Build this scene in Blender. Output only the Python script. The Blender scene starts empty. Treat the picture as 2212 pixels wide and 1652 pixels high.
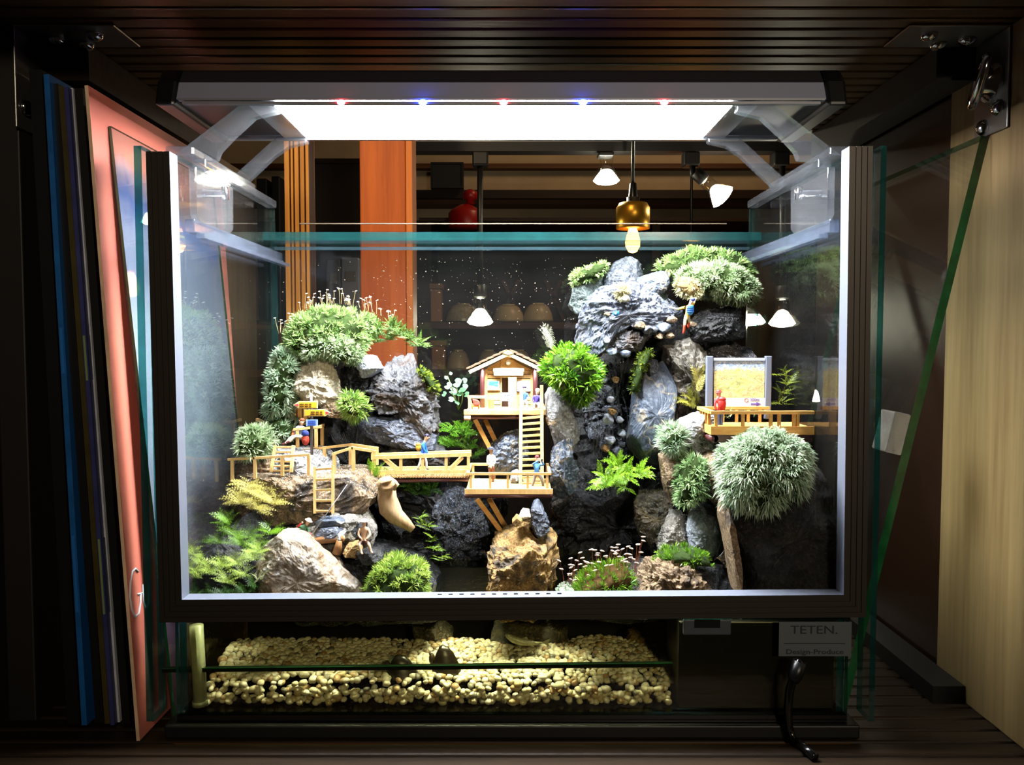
import bpy, bmesh, math, random
import numpy as np
from mathutils import Vector, Matrix, noise

random.seed(11)
SC = bpy.context.scene
COL = SC.collection
PI = math.pi

# ------------------------------------------------------------------ camera
F = 1750.0                      # focal length in pixels of the 2212 x 1652 frame
PITCH = math.radians(2.82)      # looking slightly down
EYE = Vector((0.0, 0.0, 1.20))
cam_data = bpy.data.cameras.new('camera')
cam_data.sensor_width = 36.0
cam_data.lens = 36.0 * F / 2212.0
cam_data.clip_start = 0.02
cam = bpy.data.objects.new('camera', cam_data)
COL.objects.link(cam)
cam.location = EYE
cam.rotation_euler = (PI / 2 - PITCH, 0, 0)
SC.camera = cam

# ------------------------------------------------------------------ view, world, room light
SC.view_settings.view_transform = 'Standard'
SC.view_settings.look = 'None'
SC.view_settings.exposure = 0.0
SC.view_settings.gamma = 1.0
SC.view_settings.use_curve_mapping = False
SC.cycles.use_denoising = True
SC.cycles.use_adaptive_sampling = True
SC.cycles.adaptive_threshold = 0.03
SC.cycles.max_bounces = 8
SC.cycles.diffuse_bounces = 2
SC.cycles.glossy_bounces = 4
SC.cycles.transmission_bounces = 6
SC.cycles.transparent_max_bounces = 32
SC.cycles.caustics_reflective = False
SC.cycles.caustics_refractive = False
SC.cycles.sample_clamp_indirect = 4.0

LAMP_POWER = 112.0               # luminance of the tank lamp
BULB_POWER = 90.0               # luminance of the spot bulbs in the room
world = bpy.data.worlds.new('evening_room_air')
SC.world = world
world.use_nodes = True
world.node_tree.nodes['Background'].inputs[0].default_value = (1.0, 0.72, 0.42, 1)
world.node_tree.nodes['Background'].inputs[1].default_value = 0.007

def area_light(name, loc, target, size, power, color):
    d = bpy.data.lights.new(name, 'AREA')
    d.shape = 'DISK'; d.size = size; d.energy = power; d.color = color
    o = bpy.data.objects.new(name, d); COL.objects.link(o)
    o.location = loc
    o.rotation_euler = (Vector(target) - Vector(loc)).to_track_quat('-Z', 'Y').to_euler()
    return o
# unseen warm fill lights, added to brighten the shelf and the room behind
area_light('front_fill_light', (0.45, -1.2, 1.70), (0.05, 0.5, 1.33), 0.20, 0.75, (1.0, 0.84, 0.64)).data.spread = math.radians(40)  # added low so it reaches the lamp front under the shelf top
area_light('back_wall_fill', (0.6, 2.2, 2.3), (0.2, 2.9, 1.2), 0.3, 3.4, (1.0, 0.66, 0.36))  # added fill aimed at the back wall

area_light('post_fill_light', (-0.28, 0.25, 2.35), (-0.2, 1.15, 1.3), 0.10, 1.9, (1.0, 0.72, 0.42)).data.spread = math.radians(50)  # added fill that brightens the orange post and the laths

# ------------------------------------------------------------------ pixel to point
SP, CP = math.sin(PITCH), math.cos(PITCH)
def P(px, py, Y):
    """Point of the plane at distance Y that the photograph shows at pixel (px, py)."""
    x = (px - 1106.0) / F; y = (826.0 - py) / F
    dy = CP + y * SP
    t = Y / dy
    return Vector((x * t, Y, EYE.z + t * (y * CP - SP)))
def ZZ(py, Y): return P(1106, py, Y).z
def XX(px, py, Y): return P(px, py, Y).x

# ------------------------------------------------------------------ materials
def lin(c):
    out = []
    for v in c:
        v = v / 255.0
        out.append(v / 12.92 if v <= 0.04045 else ((v + 0.055) / 1.055) ** 2.4)
    return (out[0], out[1], out[2], 1.0)

MATS = {}
class NT:
    def __init__(s, name):
        s.m = bpy.data.materials.new(name); s.m.use_nodes = True
        s.t = s.m.node_tree; s.t.nodes.clear()
        s.out = s.n('ShaderNodeOutputMaterial')
    def n(s, kind, **kw):
        nd = s.t.nodes.new(kind)
        for k, v in kw.items(): setattr(nd, k, v)
        return nd
    def l(s, a, b): s.t.links.new(a, b)
    def ramp(s, fac, stops):
        r = s.n('ShaderNodeValToRGB')
        e = r.color_ramp.elements
        while len(e) < len(stops): e.new(0.5)
        for i, (p, c) in enumerate(stops):
            e[i].position = p; e[i].color = c
        s.l(fac, r.inputs[0])
        return r.outputs[0]
    def noise(s, vec, scale, detail=6, rough=0.6, dist=0.0):
        n = s.n('ShaderNodeTexNoise')
        n.inputs['Scale'].default_value = scale; n.inputs['Detail'].default_value = detail
        n.inputs['Roughness'].default_value = rough; n.inputs['Distortion'].default_value = dist
        s.l(vec, n.inputs['Vector'])
        return n.outputs[0]
    def mixc(s, fac, a, b, mode='MIX'):
        m = s.n('ShaderNodeMix', data_type='RGBA', blend_type=mode)
        for sock, v in ((m.inputs[0], fac), (m.inputs[6], a), (m.inputs[7], b)):
            if isinstance(v, (int, float, tuple)): sock.default_value = v
            else: s.l(v, sock)
        return m.outputs[2]
    def math(s, op, a, b=None):
        m = s.n('ShaderNodeMath', operation=op)
        for i, v in enumerate((a, b)):
            if v is None: continue
            if isinstance(v, (int, float)): m.inputs[i].default_value = v
            else: s.l(v, m.inputs[i])
        return m.outputs[0]

def plain(name, rgb, rough=0.5, metal=0.0, spec=0.5, vary=0.0, scale=200.0, bump=0.0, coat=0.0):
    if name in MATS: return MATS[name]
    t = NT(name); b = t.n('ShaderNodeBsdfPrincipled'); t.l(b.outputs[0], t.out.inputs[0])
    c = lin(rgb)
    b.inputs['Base Color'].default_value = c
    b.inputs['Roughness'].default_value = rough; b.inputs['Metallic'].default_value = metal
    b.inputs['Specular IOR Level'].default_value = spec; b.inputs['Coat Weight'].default_value = coat
    tc = t.n('ShaderNodeTexCoord')
    if vary or bump:
        f = t.noise(tc.outputs['Object'], scale)
        if vary:
            d = tuple(v * (1 - vary) for v in c[:3]) + (1,); h = tuple(min(1, v * (1 + vary)) for v in c[:3]) + (1,)
            t.l(t.ramp(f, [(0.3, d), (0.7, h)]), b.inputs['Base Color'])
        if bump:
            bp = t.n('ShaderNodeBump'); bp.inputs['Strength'].default_value = bump
            bp.inputs['Distance'].default_value = 0.001
            t.l(f, bp.inputs['Height']); t.l(bp.outputs[0], b.inputs['Normal'])
    MATS[name] = t.m
    return t.m

def wood(name, light, dark, axis='Z', scale=60.0, stretch=0.06, rough=0.55, spec=0.3, coat=0.0):
    if name in MATS: return MATS[name]
    t = NT(name); b = t.n('ShaderNodeBsdfPrincipled'); t.l(b.outputs[0], t.out.inputs[0])
    tc = t.n('ShaderNodeTexCoord'); mp = t.n('ShaderNodeMapping')
    s = [1.0, 1.0, 1.0]; s['XYZ'.index(axis)] = stretch
    mp.inputs['Scale'].default_value = s
    oi = t.n('ShaderNodeObjectInfo')
    va = t.n('ShaderNodeVectorMath', operation='ADD')
    t.l(tc.outputs['Object'], va.inputs[0]); t.l(oi.outputs['Random'], va.inputs[1])
    t.l(va.outputs[0], mp.inputs[0])
    f = t.noise(mp.outputs[0], scale, 5, 0.65, 0.6)
    f2 = t.noise(mp.outputs[0], scale * 6, 3, 0.6)
    c = t.ramp(f, [(0.3, lin(dark)), (0.62, lin(light))])
    c = t.mixc(0.25, c, t.ramp(f2, [(0.35, lin(dark)), (0.6, lin(light))]))
    t.l(c, b.inputs['Base Color'])
    b.inputs['Roughness'].default_value = rough; b.inputs['Specular IOR Level'].default_value = spec
    b.inputs['Coat Weight'].default_value = coat
    bp = t.n('ShaderNodeBump'); bp.inputs['Strength'].default_value = 0.25; bp.inputs['Distance'].default_value = 0.0006
    t.l(f2, bp.inputs['Height']); t.l(bp.outputs[0], b.inputs['Normal'])
    MATS[name] = t.m
    return t.m

def rockmat(name, dark, mid, light, scale=70.0, rough=0.35, spec=0.6, vein=None, bump=0.6, stain=None, stretch=(1, 1, 1)):
    if name in MATS: return MATS[name]
    t = NT(name); b = t.n('ShaderNodeBsdfPrincipled'); t.l(b.outputs[0], t.out.inputs[0])
    tc = t.n('ShaderNodeTexCoord'); mp = t.n('ShaderNodeMapping'); mp.inputs['Scale'].default_value = stretch
    t.l(tc.outputs['Object'], mp.inputs[0]); v = mp.outputs[0]
    f = t.noise(v, scale, 9, 0.7, 0.8)
    c = t.ramp(f, [(0.36, lin(dark)), (0.54, lin(mid)), (0.70, lin(light))])
    f2 = t.noise(v, scale * 7, 5, 0.7)
    c = t.mixc(0.55, c, t.ramp(f2, [(0.40, lin(dark)), (0.54, lin(mid)), (0.64, lin(light))]))
    if stain:
        f3 = t.noise(v, scale * 0.45, 4, 0.6, 1.0)
        c = t.mixc(t.ramp(f3, [(0.5, (0, 0, 0, 1)), (0.62, (1, 1, 1, 1))]), c, lin(stain))
    if vein:
        w = t.n('ShaderNodeTexVoronoi', feature='DISTANCE_TO_EDGE'); w.inputs['Scale'].default_value = scale * 0.55
        vd = t.n('ShaderNodeVectorMath', operation='ADD')
        nz = t.n('ShaderNodeTexNoise'); nz.inputs['Scale'].default_value = scale * 1.2; t.l(v, nz.inputs['Vector'])
        sc_ = t.n('ShaderNodeVectorMath', operation='SCALE'); sc_.inputs[3].default_value = 0.03
        t.l(nz.outputs['Color'], sc_.inputs[0]); t.l(v, vd.inputs[0]); t.l(sc_.outputs[0], vd.inputs[1])
        t.l(vd.outputs[0], w.inputs['Vector'])
        c = t.mixc(t.ramp(w.outputs['Distance'], [(0.0, (0.8, 0.8, 0.8, 1)), (0.035, (0, 0, 0, 1))]), c, lin(vein))
    t.l(c, b.inputs['Base Color'])
    t.l(t.ramp(f2, [(0.3, (rough * 1.5,) * 3 + (1,)), (0.7, (rough * 0.6,) * 3 + (1,))]), b.inputs['Roughness'])
    b.inputs['Specular IOR Level'].default_value = spec
    bp = t.n('ShaderNodeBump'); bp.inputs['Strength'].default_value = bump; bp.inputs['Distance'].default_value = 0.0022
    h = t.math('ADD', f, t.math('MULTIPLY', f2, 0.5))
    t.l(h, bp.inputs['Height']); t.l(bp.outputs[0], b.inputs['Normal'])
    MATS[name] = t.m
    return t.m

def leafmat(name, c1, c2, tip=None, rough=0.5, trans=0.3):
    """green growth; the per-blade random attribute 'tint' picks between two greens (and a few dry ones)"""
    if name in MATS: return MATS[name]
    t = NT(name)
    at = t.n('ShaderNodeAttribute'); at.attribute_name = 'tint'
    stops = [(0.0, lin(c1)), (0.85, lin(c2))]
    if tip: stops.append((0.93, lin(tip)))
    c = t.ramp(at.outputs['Fac'], stops)
    b = t.n('ShaderNodeBsdfPrincipled'); t.l(c, b.inputs['Base Color'])
    b.inputs['Roughness'].default_value = rough; b.inputs['Specular IOR Level'].default_value = 0.35
    tr = t.n('ShaderNodeBsdfTranslucent'); t.l(c, tr.inputs[0])
    mx = t.n('ShaderNodeMixShader'); mx.inputs[0].default_value = trans
    t.l(b.outputs[0], mx.inputs[1]); t.l(tr.outputs[0], mx.inputs[2]); t.l(mx.outputs[0], t.out.inputs[0])
    MATS[name] = t.m
    return t.m

def pane(name, tint, f0=0.045, edge=0.96, bump=None, dirt=0.0):
    """clear sheet: see-through with a reflection that grows towards grazing angles"""
    if name in MATS: return MATS[name]
    t = NT(name)
    lw = t.n('ShaderNodeLayerWeight'); lw.inputs[0].default_value = 0.5
    p5 = t.math('POWER', lw.outputs['Facing'], 5.0)
    fr = t.math('ADD', t.math('MULTIPLY', p5, edge), f0)
    tr = t.n('ShaderNodeBsdfTransparent'); tr.inputs[0].default_value = tint
    gl = t.n('ShaderNodeBsdfGlossy'); gl.inputs['Roughness'].default_value = 0.0
    mx = t.n('ShaderNodeMixShader'); t.l(fr, mx.inputs[0]); t.l(tr.outputs[0], mx.inputs[1]); t.l(gl.outputs[0], mx.inputs[2])
    last = mx.outputs[0]
    if bump:
        tc = t.n('ShaderNodeTexCoord')
        f = t.noise(tc.outputs['Object'], bump[0], 3, 0.5)
        bp = t.n('ShaderNodeBump'); bp.inputs['Strength'].default_value = bump[1]; bp.inputs['Distance'].default_value = 0.002
        t.l(f, bp.inputs['Height']); t.l(bp.outputs[0], gl.inputs['Normal'])
    if dirt:
        tc = t.n('ShaderNodeTexCoord')
        f = t.noise(tc.outputs['Object'], 25.0, 6, 0.7)
        d = t.n('ShaderNodeBsdfDiffuse'); d.inputs[0].default_value = (0.8, 0.8, 0.8, 1)
        m2 = t.n('ShaderNodeMixShader')
        t.l(t.math('MULTIPLY', f, dirt), m2.inputs[0]); t.l(last, m2.inputs[1]); t.l(d.outputs[0], m2.inputs[2])
        last = m2.outputs[0]
    t.l(last, t.out.inputs[0])
    MATS[name] = t.m
    return t.m

def hazy(name, tint, haze, col=(0.86, 0.89, 0.95, 1), rough=0.05):
    """clear plastic with pale haze for scratches and for light refracted inside"""
    if name in MATS: return MATS[name]
    t = NT(name)
    lw = t.n('ShaderNodeLayerWeight'); lw.inputs[0].default_value = 0.5
    fr = t.math('ADD', t.math('MULTIPLY', t.math('POWER', lw.outputs['Facing'], 4.0), 0.9), 0.10)
    tr = t.n('ShaderNodeBsdfTransparent'); tr.inputs[0].default_value = tint
    d = t.n('ShaderNodeBsdfDiffuse'); d.inputs[0].default_value = col
    tl = t.n('ShaderNodeBsdfTranslucent'); tl.inputs[0].default_value = col
    ad = t.n('ShaderNodeMixShader'); ad.inputs[0].default_value = 0.5; t.l(d.outputs[0], ad.inputs[1]); t.l(tl.outputs[0], ad.inputs[2])
    tc = t.n('ShaderNodeTexCoord'); f = t.noise(tc.outputs['Object'], 60.0, 5, 0.7)
    m1 = t.n('ShaderNodeMixShader'); t.l(t.math('MULTIPLY', f, haze * 2), m1.inputs[0]); t.l(tr.outputs[0], m1.inputs[1]); t.l(ad.outputs[0], m1.inputs[2])  # haze also stands in for lamplight caught in the plastic
    gl = t.n('ShaderNodeBsdfGlossy'); gl.inputs['Roughness'].default_value = rough
    m2 = t.n('ShaderNodeMixShader'); t.l(fr, m2.inputs[0]); t.l(m1.outputs[0], m2.inputs[1]); t.l(gl.outputs[0], m2.inputs[2])
    t.l(m2.outputs[0], t.out.inputs[0])
    MATS[name] = t.m
    return t.m

def glassy(name, col, rough=0.02, ior=1.49, base=None):
    if name in MATS: return MATS[name]
    t = NT(name); b = t.n('ShaderNodeBsdfPrincipled'); t.l(b.outputs[0], t.out.inputs[0])
    b.inputs['Base Color'].default_value = col; b.inputs['Roughness'].default_value = rough
    b.inputs['IOR'].default_value = ior; b.inputs['Transmission Weight'].default_value = 1.0
    MATS[name] = t.m
    return t.m

def glow(name, col, power):
    if name in MATS: return MATS[name]
    t = NT(name); e = t.n('ShaderNodeEmission'); e.inputs[0].default_value = col; e.inputs[1].default_value = power
    t.l(e.outputs[0], t.out.inputs[0])
    MATS[name] = t.m
    return t.m

# ------------------------------------------------------------------ mesh building
class MB:
    def __init__(s): s.v = []; s.f = []; s.mi = []; s.cur = 0
    def add(s, vs, fs):
        o = len(s.v); s.v += [tuple(v) for v in vs]
        s.f += [tuple(i + o for i in f) for f in fs]; s.mi += [s.cur] * len(fs)
        return s
    def box(s, lo, hi, M=None):
        (a, b, c), (d, e, f) = lo, hi
        vs = [Vector(p) for p in ((a,b,c),(d,b,c),(d,e,c),(a,e,c),(a,b,f),(d,b,f),(d,e,f),(a,e,f))]
        if M is not None: vs = [M @ v for v in vs]
        return s.add(vs, [(0,3,2,1),(4,5,6,7),(0,1,5,4),(1,2,6,5),(2,3,7,6),(3,0,4,7)])
    def beam(s, p0, p1, w, h=None, up=(0, 0, 1)):
        p0, p1 = Vector(p0), Vector(p1); h = h or w
        d = (p1 - p0); L = d.length
        if L < 1e-9: return s
        d /= L; u = Vector(up)
        if abs(d.dot(u)) > 0.95: u = Vector((0, 1, 0))
        r = d.cross(u).normalized(); u = r.cross(d)
        vs = []
        for p in (p0, p1):
            for a, b in ((-1,-1),(1,-1),(1,1),(-1,1)): vs.append(p + r * (a * w / 2) + u * (b * h / 2))
        return s.add(vs, [(3,2,1,0),(4,5,6,7),(0,1,5,4),(1,2,6,5),(2,3,7,6),(3,0,4,7)])
    def tube(s, pts, rad, n=8, cap=True):
        pts = [Vector(p) for p in pts]
        if not isinstance(rad, (list, tuple)): rad = [rad] * len(pts)
        base = len(s.v); ref = Vector((0.13, 0.27, 0.95))
        vs = []
        for i, p in enumerate(pts):
            d = (pts[min(i + 1, len(pts) - 1)] - pts[max(i - 1, 0)]).normalized()
            if abs(d.dot(ref)) > 0.93: ref = Vector((0.95, 0.2, 0.1))
            r = d.cross(ref).normalized(); u = r.cross(d)
            for k in range(n):
                a = 2 * PI * k / n
                vs.append(p + (r * math.cos(a) + u * math.sin(a)) * rad[i])
        fs = []
        for i in range(len(pts) - 1):
            for k in range(n):
                fs.append((i*n+k, i*n+(k+1)%n, (i+1)*n+(k+1)%n, (i+1)*n+k))
        if cap:
            fs.append(tuple(reversed(range(n)))); fs.append(tuple((len(pts)-1)*n + k for k in range(n)))
        return s.add(vs, fs)
    def lathe(s, prof, c, n=16, axis=None):
        """prof: (radius, height) pairs around a vertical axis at c (or a given axis direction)"""
        c = Vector(c); ax = Vector(axis or (0, 0, 1)).normalized()
        ref = Vector((1, 0, 0)) if abs(ax.x) < 0.9 else Vector((0, 1, 0))
        r = ax.cross(ref).normalized(); u = ax.cross(r)
        vs = []
        for (rad, h) in prof:
            for k in range(n):
                a = 2 * PI * k / n
                vs.append(c + ax * h + (r * math.cos(a) + u * math.sin(a)) * max(rad, 1e-6))
        fs = []
        for i in range(len(prof) - 1):
            for k in range(n): fs.append((i*n+k, i*n+(k+1)%n, (i+1)*n+(k+1)%n, (i+1)*n+k))
        fs.append(tuple(reversed(range(n)))); fs.append(tuple((len(prof)-1)*n + k for k in range(n)))
        return s.add(vs, fs)
    def prism(s, poly, d):
        """closed polygon of 3D points pushed along the vector d"""
        n = len(poly); d = Vector(d)
        vs = [Vector(p) for p in poly] + [Vector(p) + d for p in poly]
        fs = [tuple(range(n)), tuple(n + i for i in reversed(range(n)))]
        fs += [(i, n + i, n + (i + 1) % n, (i + 1) % n) for i in range(n)]
        return s.add(vs, fs)
    def ball(s, c, rx, ry=None, rz=None, n=10, m=6):
        ry = ry or rx; rz = rz or rx; c = Vector(c)
        vs = [c + Vector((0, 0, -rz))]
        for j in range(1, m):
            a = -PI/2 + PI * j / m
            for k in range(n):
                b = 2 * PI * k / n
                vs.append(c + Vector((rx * math.cos(a) * math.cos(b), ry * math.cos(a) * math.sin(b), rz * math.sin(a))))
        vs.append(c + Vector((0, 0, rz)))
        fs = [(0, 1 + (k+1)%n, 1 + k) for k in range(n)]
        for j in range(m - 2):
            for k in range(n):
                a = 1 + j*n; fs.append((a+k, a+(k+1)%n, a+n+(k+1)%n, a+n+k))
        e = len(vs) - 1; a = 1 + (m-2)*n
        fs += [(a+k, a+(k+1)%n, e) for k in range(n)]
        return s.add(vs, fs)

def wloc(o):
    p = Vector((0, 0, 0))
    while o is not None: p = p + o.location; o = o.parent
    return p

def link(name, me, mats, parent=None, loc=None):
    for m in (mats if isinstance(mats, (list, tuple)) else [mats]): me.materials.append(m)
    o = bpy.data.objects.new(name, me); COL.objects.link(o)
    if parent is not None: o.parent = parent
    if loc is not None: o.location = loc
    return o

def build(name, mb, mat, parent=None, smooth=False, bevel=0.0, fix=True, origin=None):
    """one mesh object out of world-space geometry, with its origin at its own base (or on its parent)"""
    v = np.array(mb.v, dtype=np.float64)
    lo, hi = v.min(0), v.max(0)
    if origin is None: origin = Vector(((lo[0]+hi[0])/2, (lo[1]+hi[1])/2, lo[2]))
    v = v - np.array(origin)
    me = bpy.data.meshes.new(name)
    me.from_pydata(v.tolist(), [], mb.f)
    if fix:
        bm = bmesh.new(); bm.from_mesh(me)
        bmesh.ops.recalc_face_normals(bm, faces=bm.faces); bm.to_mesh(me); bm.free()
    if any(mb.mi): me.polygons.foreach_set('material_index', mb.mi)
    if smooth: me.polygons.foreach_set('use_smooth', [True] * len(me.polygons))
    o = link(name, me, mat, parent, Vector(origin) - (wloc(parent) if parent else Vector((0, 0, 0))))
    if bevel:
        b = o.modifiers.new('edge', 'BEVEL'); b.width = bevel; b.segments = 2; b.limit_method = 'ANGLE'
    return o

def npmesh(name, verts, faces_flat, loop_tot, tint=None):
    """fast mesh from arrays"""
    me = bpy.data.meshes.new(name)
    nv = len(verts); nf = len(loop_tot)
    me.vertices.add(nv); me.vertices.foreach_set('co', np.asarray(verts, dtype=np.float32).ravel())
    me.loops.add(len(faces_flat)); me.loops.foreach_set('vertex_index', np.asarray(faces_flat, dtype=np.int32))
    me.polygons.add(nf)
    st = np.concatenate(([0], np.cumsum(loop_tot)[:-1])).astype(np.int32)
    me.polygons.foreach_set('loop_start', st)
    me.update(calc_edges=True)
    if tint is not None:
        a = me.attributes.new('tint', 'FLOAT', 'POINT'); a.data.foreach_set('value', np.asarray(tint, dtype=np.float32))
    me.validate()
    return me

def tag(o, label=None, cat=None, group=None, kind=None):
    if label: o['label'] = label
    if cat: o['category'] = cat
    if group: o['group'] = group
    if kind: o['kind'] = kind
    return o

def thing(name, loc, label, cat, group=None):
    o = bpy.data.objects.new(name, None); COL.objects.link(o)
    o.empty_display_size = 0.01; o.location = Vector(loc)
    return tag(o, label, cat, group)

def struct(name, loc=(0, 0, 0)):
    o = bpy.data.objects.new(name, None); COL.objects.link(o)
    o.empty_display_size = 0.01; o.location = Vector(loc)
    return tag(o, kind='structure')

def dup(o, parent=None, loc=None, rot=None, scale=None):
    c = o.copy(); COL.objects.link(c); c.parent = parent
    if loc is not None: c.location = loc
    if rot is not None: c.rotation_euler = rot
    if scale is not None: c.scale = scale
    return c
# ================================================================== shared materials
CEIL = EYE.z + 0.193
FLOOR = EYE.z - 0.241
XW = 0.303
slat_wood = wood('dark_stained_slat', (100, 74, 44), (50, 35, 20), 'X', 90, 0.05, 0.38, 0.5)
side_wood = wood('pale_plywood', (138, 114, 76), (100, 78, 46), 'Z', 40, 0.05, 0.5, 0.3)
black_metal = plain('black_metal', (16, 15, 15), 0.45, 0.0, 0.5)
rusty = plain('rusty_black_steel', (44, 27, 18), 0.6, 0.3, 0.5, 0.4, 150, 0.3)
chrome = plain('chrome', (190, 190, 195), 0.12, 1.0)
alu = plain('brushed_aluminium', (196, 200, 210), 0.38, 0.85, 0.5)
alu_dark = plain('bronze_anodised_face', (54, 49, 43), 0.45, 0.5, 0.5)
black_plastic = plain('black_plastic', (9, 9, 10), 0.35)
clear = pane('clear_sheet_glass', (0.965, 0.985, 0.975, 1), 0.05, 1.0, None, 0.004)
clear_side = pane('side_sheet_glass', (0.9, 0.93, 0.915, 1), 0.10, 1.4, None, 0.005)
edge_teal = hazy('teal_glass_edge', (0.10, 0.42, 0.40, 1), 0.30, (0.02, 0.16, 0.15, 1), 0.08)
edge_green = plain('deep_green_glass_edge', (20, 84, 46), 0.1, 0.0, 0.8, 0.45, 60)
acrylic = hazy('clear_acrylic', (0.90, 0.92, 0.95, 1), 0.055)
milky_rail = hazy('milky_plastic_rail', (0.70, 0.76, 0.86, 1), 0.16, (0.45, 0.52, 0.68, 1), 0.12)

# ================================================================== the shelf the tank stands in
root = struct('ceiling', (0, 0.6, CEIL))
m = MB().box((-0.5, 0.40, CEIL + 0.010), (0.5, 0.762, CEIL + 0.022)); build('backing_board', m, slat_wood, root)
y = 0.4075; k = 0
first = None
while y < 0.755:
    if first is None:
        m = MB().box((-0.5, y - 0.0068, CEIL), (0.5, y + 0.0068, CEIL + 0.010)); first = build('slat', m, slat_wood, root, bevel=0.0015)
    else: dup(first, root, Vector((0, y - 0.6, 0)))
    y += 0.0157
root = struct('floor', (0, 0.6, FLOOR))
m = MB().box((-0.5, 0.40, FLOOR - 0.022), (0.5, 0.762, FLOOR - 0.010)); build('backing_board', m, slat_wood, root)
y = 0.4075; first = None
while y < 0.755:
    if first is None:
        m = MB().box((-0.5, y - 0.0068, FLOOR - 0.010), (0.5, y + 0.0068, FLOOR)); first = build('slat', m, wood('floor_slat', (46, 33, 20), (20, 14, 8), 'X', 90, 0.05, 0.5, 0.2), root, bevel=0.0015)  # darker copy of the slat wood, the floor's dimness put into its colour
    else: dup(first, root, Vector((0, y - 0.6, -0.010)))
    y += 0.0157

root = struct('wall_right', (XW, 0.5, FLOOR))
m = MB().box((XW, 0.40, FLOOR), (XW + 0.018, 0.568, CEIL)); build('side_board', m, side_wood, root, bevel=0.001)
speck = plain('dark_speckled_gloss_panel', (34, 21, 14), 0.22, 0.0, 0.5, 0.7, 900, 0.1)
m = MB().box((XW + 0.002, 0.5685, FLOOR), (XW + 0.016, 0.76, CEIL)); build('dark_panel', m, speck, root)
m = MB().box((XW - 0.022, 0.53, FLOOR), (XW - 0.0005, 0.76, FLOOR + 0.012)); build('floor_rail', m, black_metal, root)
m = MB().box((XW - 0.026, 0.538, CEIL - 0.022), (XW - 0.0005, 0.76, CEIL - 0.0005)); build('ceiling_rail', m, black_metal, root)
root = struct('wall_left', (-XW, 0.5, FLOOR))
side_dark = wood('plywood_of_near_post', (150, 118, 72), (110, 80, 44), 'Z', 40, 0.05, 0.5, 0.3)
m = MB().box((-XW - 0.018, 0.505, FLOOR), (-XW, 0.568, CEIL)); build('side_board', m, plain('shade_black_board', (22, 16, 11), 0.6), root, bevel=0.001)  # board coloured near-black to carry the shade on this side
m = MB().box((-XW - 0.016, 0.5685, FLOOR), (-XW - 0.002, 0.97, CEIL)); build('rear_board', m, side_wood, root)
m = MB().box((-XW + 0.0005, 0.532, CEIL - 0.024), (-XW + 0.030, 0.76, CEIL - 0.0005)); build('ceiling_rail', m, rusty, root)
m = MB().box((-XW - 0.12, 0.44, FLOOR), (-XW - 0.019, 0.52, CEIL)); build('front_post', m, plain('near_black_post', (24, 19, 15), 0.6), root)  # one near-black tone over the whole post

def bracket(sx, label, ring):
    x0 = sx * XW; c = Vector((x0, 0.517, CEIL))
    t = thing('corner_bracket', c, label, 'bracket')
    th = 0.0018
    m = MB()
    if sx < 0: m.box((x0 + 0.0005, 0.500, CEIL - th), (x0 + 0.062, 0.536, CEIL - 0.0002))
    else: m.box((x0 - 0.062, 0.500, CEIL - th), (x0 - 0.0005, 0.536, CEIL - 0.0002))
    steel = plain('zinc_plate', (150, 146, 140), 0.35, 0.9)
    build('ceiling_plate', m, steel, t, bevel=0.0006)
    m = MB()
    a, b = sorted((x0 - sx * 0.0005, x0 - sx * th))
    m.box((a, 0.500, CEIL - 0.062), (b, 0.536, CEIL - th))
    build('wall_plate', m, steel, t, bevel=0.0006)
    m = MB().lathe([(0.0052, 0), (0.0050, 0.0014), (0.0036, 0.0032), (0.0014, 0.0040), (0.0002, 0.0042)], (0, 0, 0), 14, (0, 0, -1))
    s = build('dome_screw', m, chrome, t, True, origin=(0, 0, 0))
    s.location = Vector((-sx * 0.016, 0.004, -th))
    for dx, dy in ((0.030, 0.012), (0.044, -0.004)):
        dup(s, t, Vector((-sx * dx, dy, -th)))
    for dy, dz in ((-0.008, -0.048), (0.008, -0.056)):
        dup(s, t, Vector((-sx * th, dy, dz)), (0, sx * PI / 2, 0))
    if ring:
        m = MB()
        cc = Vector((x0 - 0.006, 0.517, CEIL - 0.030))
        pts = [cc + Vector((-0.004 + 0.004 * math.cos(a), 0.0125 * math.cos(a + .6), 0.0125 * math.sin(a))) for a in [2 * PI * i / 20 for i in range(21)]]
        m.tube(pts, 0.0028, 8, False)
        build('ring', m, chrome, t, True)
        m = MB().lathe([(0.012, 0), (0.012, 0.003), (0.009, 0.005), (0.0085, 0.009), (0.006, 0.010), (0.0002, 0.010)], (x0 - 0.001, 0.517, CEIL - 0.030), 18, (-1, 0, 0))
        build('lock_boss', m, chrome, t, True)
bracket(-1, 'zinc corner bracket with dome screws above the leaning books', False)
bracket(1, 'chrome corner bracket with a ring lock beside the pale plywood board', True)

# ================================================================== the room behind
def zz(y, Y): return ZZ(y, Y)
plaster = plain('beige_plaster', (196, 176, 146), 0.85, 0, 0.2, 0.12, 8)
brown_beam = wood('brown_beam', (104, 66, 36), (64, 38, 20), 'X', 20, 0.04)
dark_wood = wood('very_dark_wood', (44, 28, 18), (22, 14, 9), 'X', 20, 0.06)
root = struct('wall_back', (0, 3.2, 0.2))
m = MB().box((-2.4, 3.2, 0.0), (2.4, 3.3, 2.6)); build('plaster', m, plaster, root)
root = struct('trim_1', (0, 3.17, zz(363, 3.17)))
m = MB().box((-2.0, 3.15, zz(363, 3.15)), (2.0, 3.199, zz(353, 3.15))); build('moulding', m, brown_beam, root)
root = struct('trim_2', (0, 3.1, zz(440, 3.1)))
m = MB().box((-2.0, 3.05, zz(428, 3.05)), (2.0, 3.199, zz(410, 3.05))); build('upper_beam', m, dark_wood, root)
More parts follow.
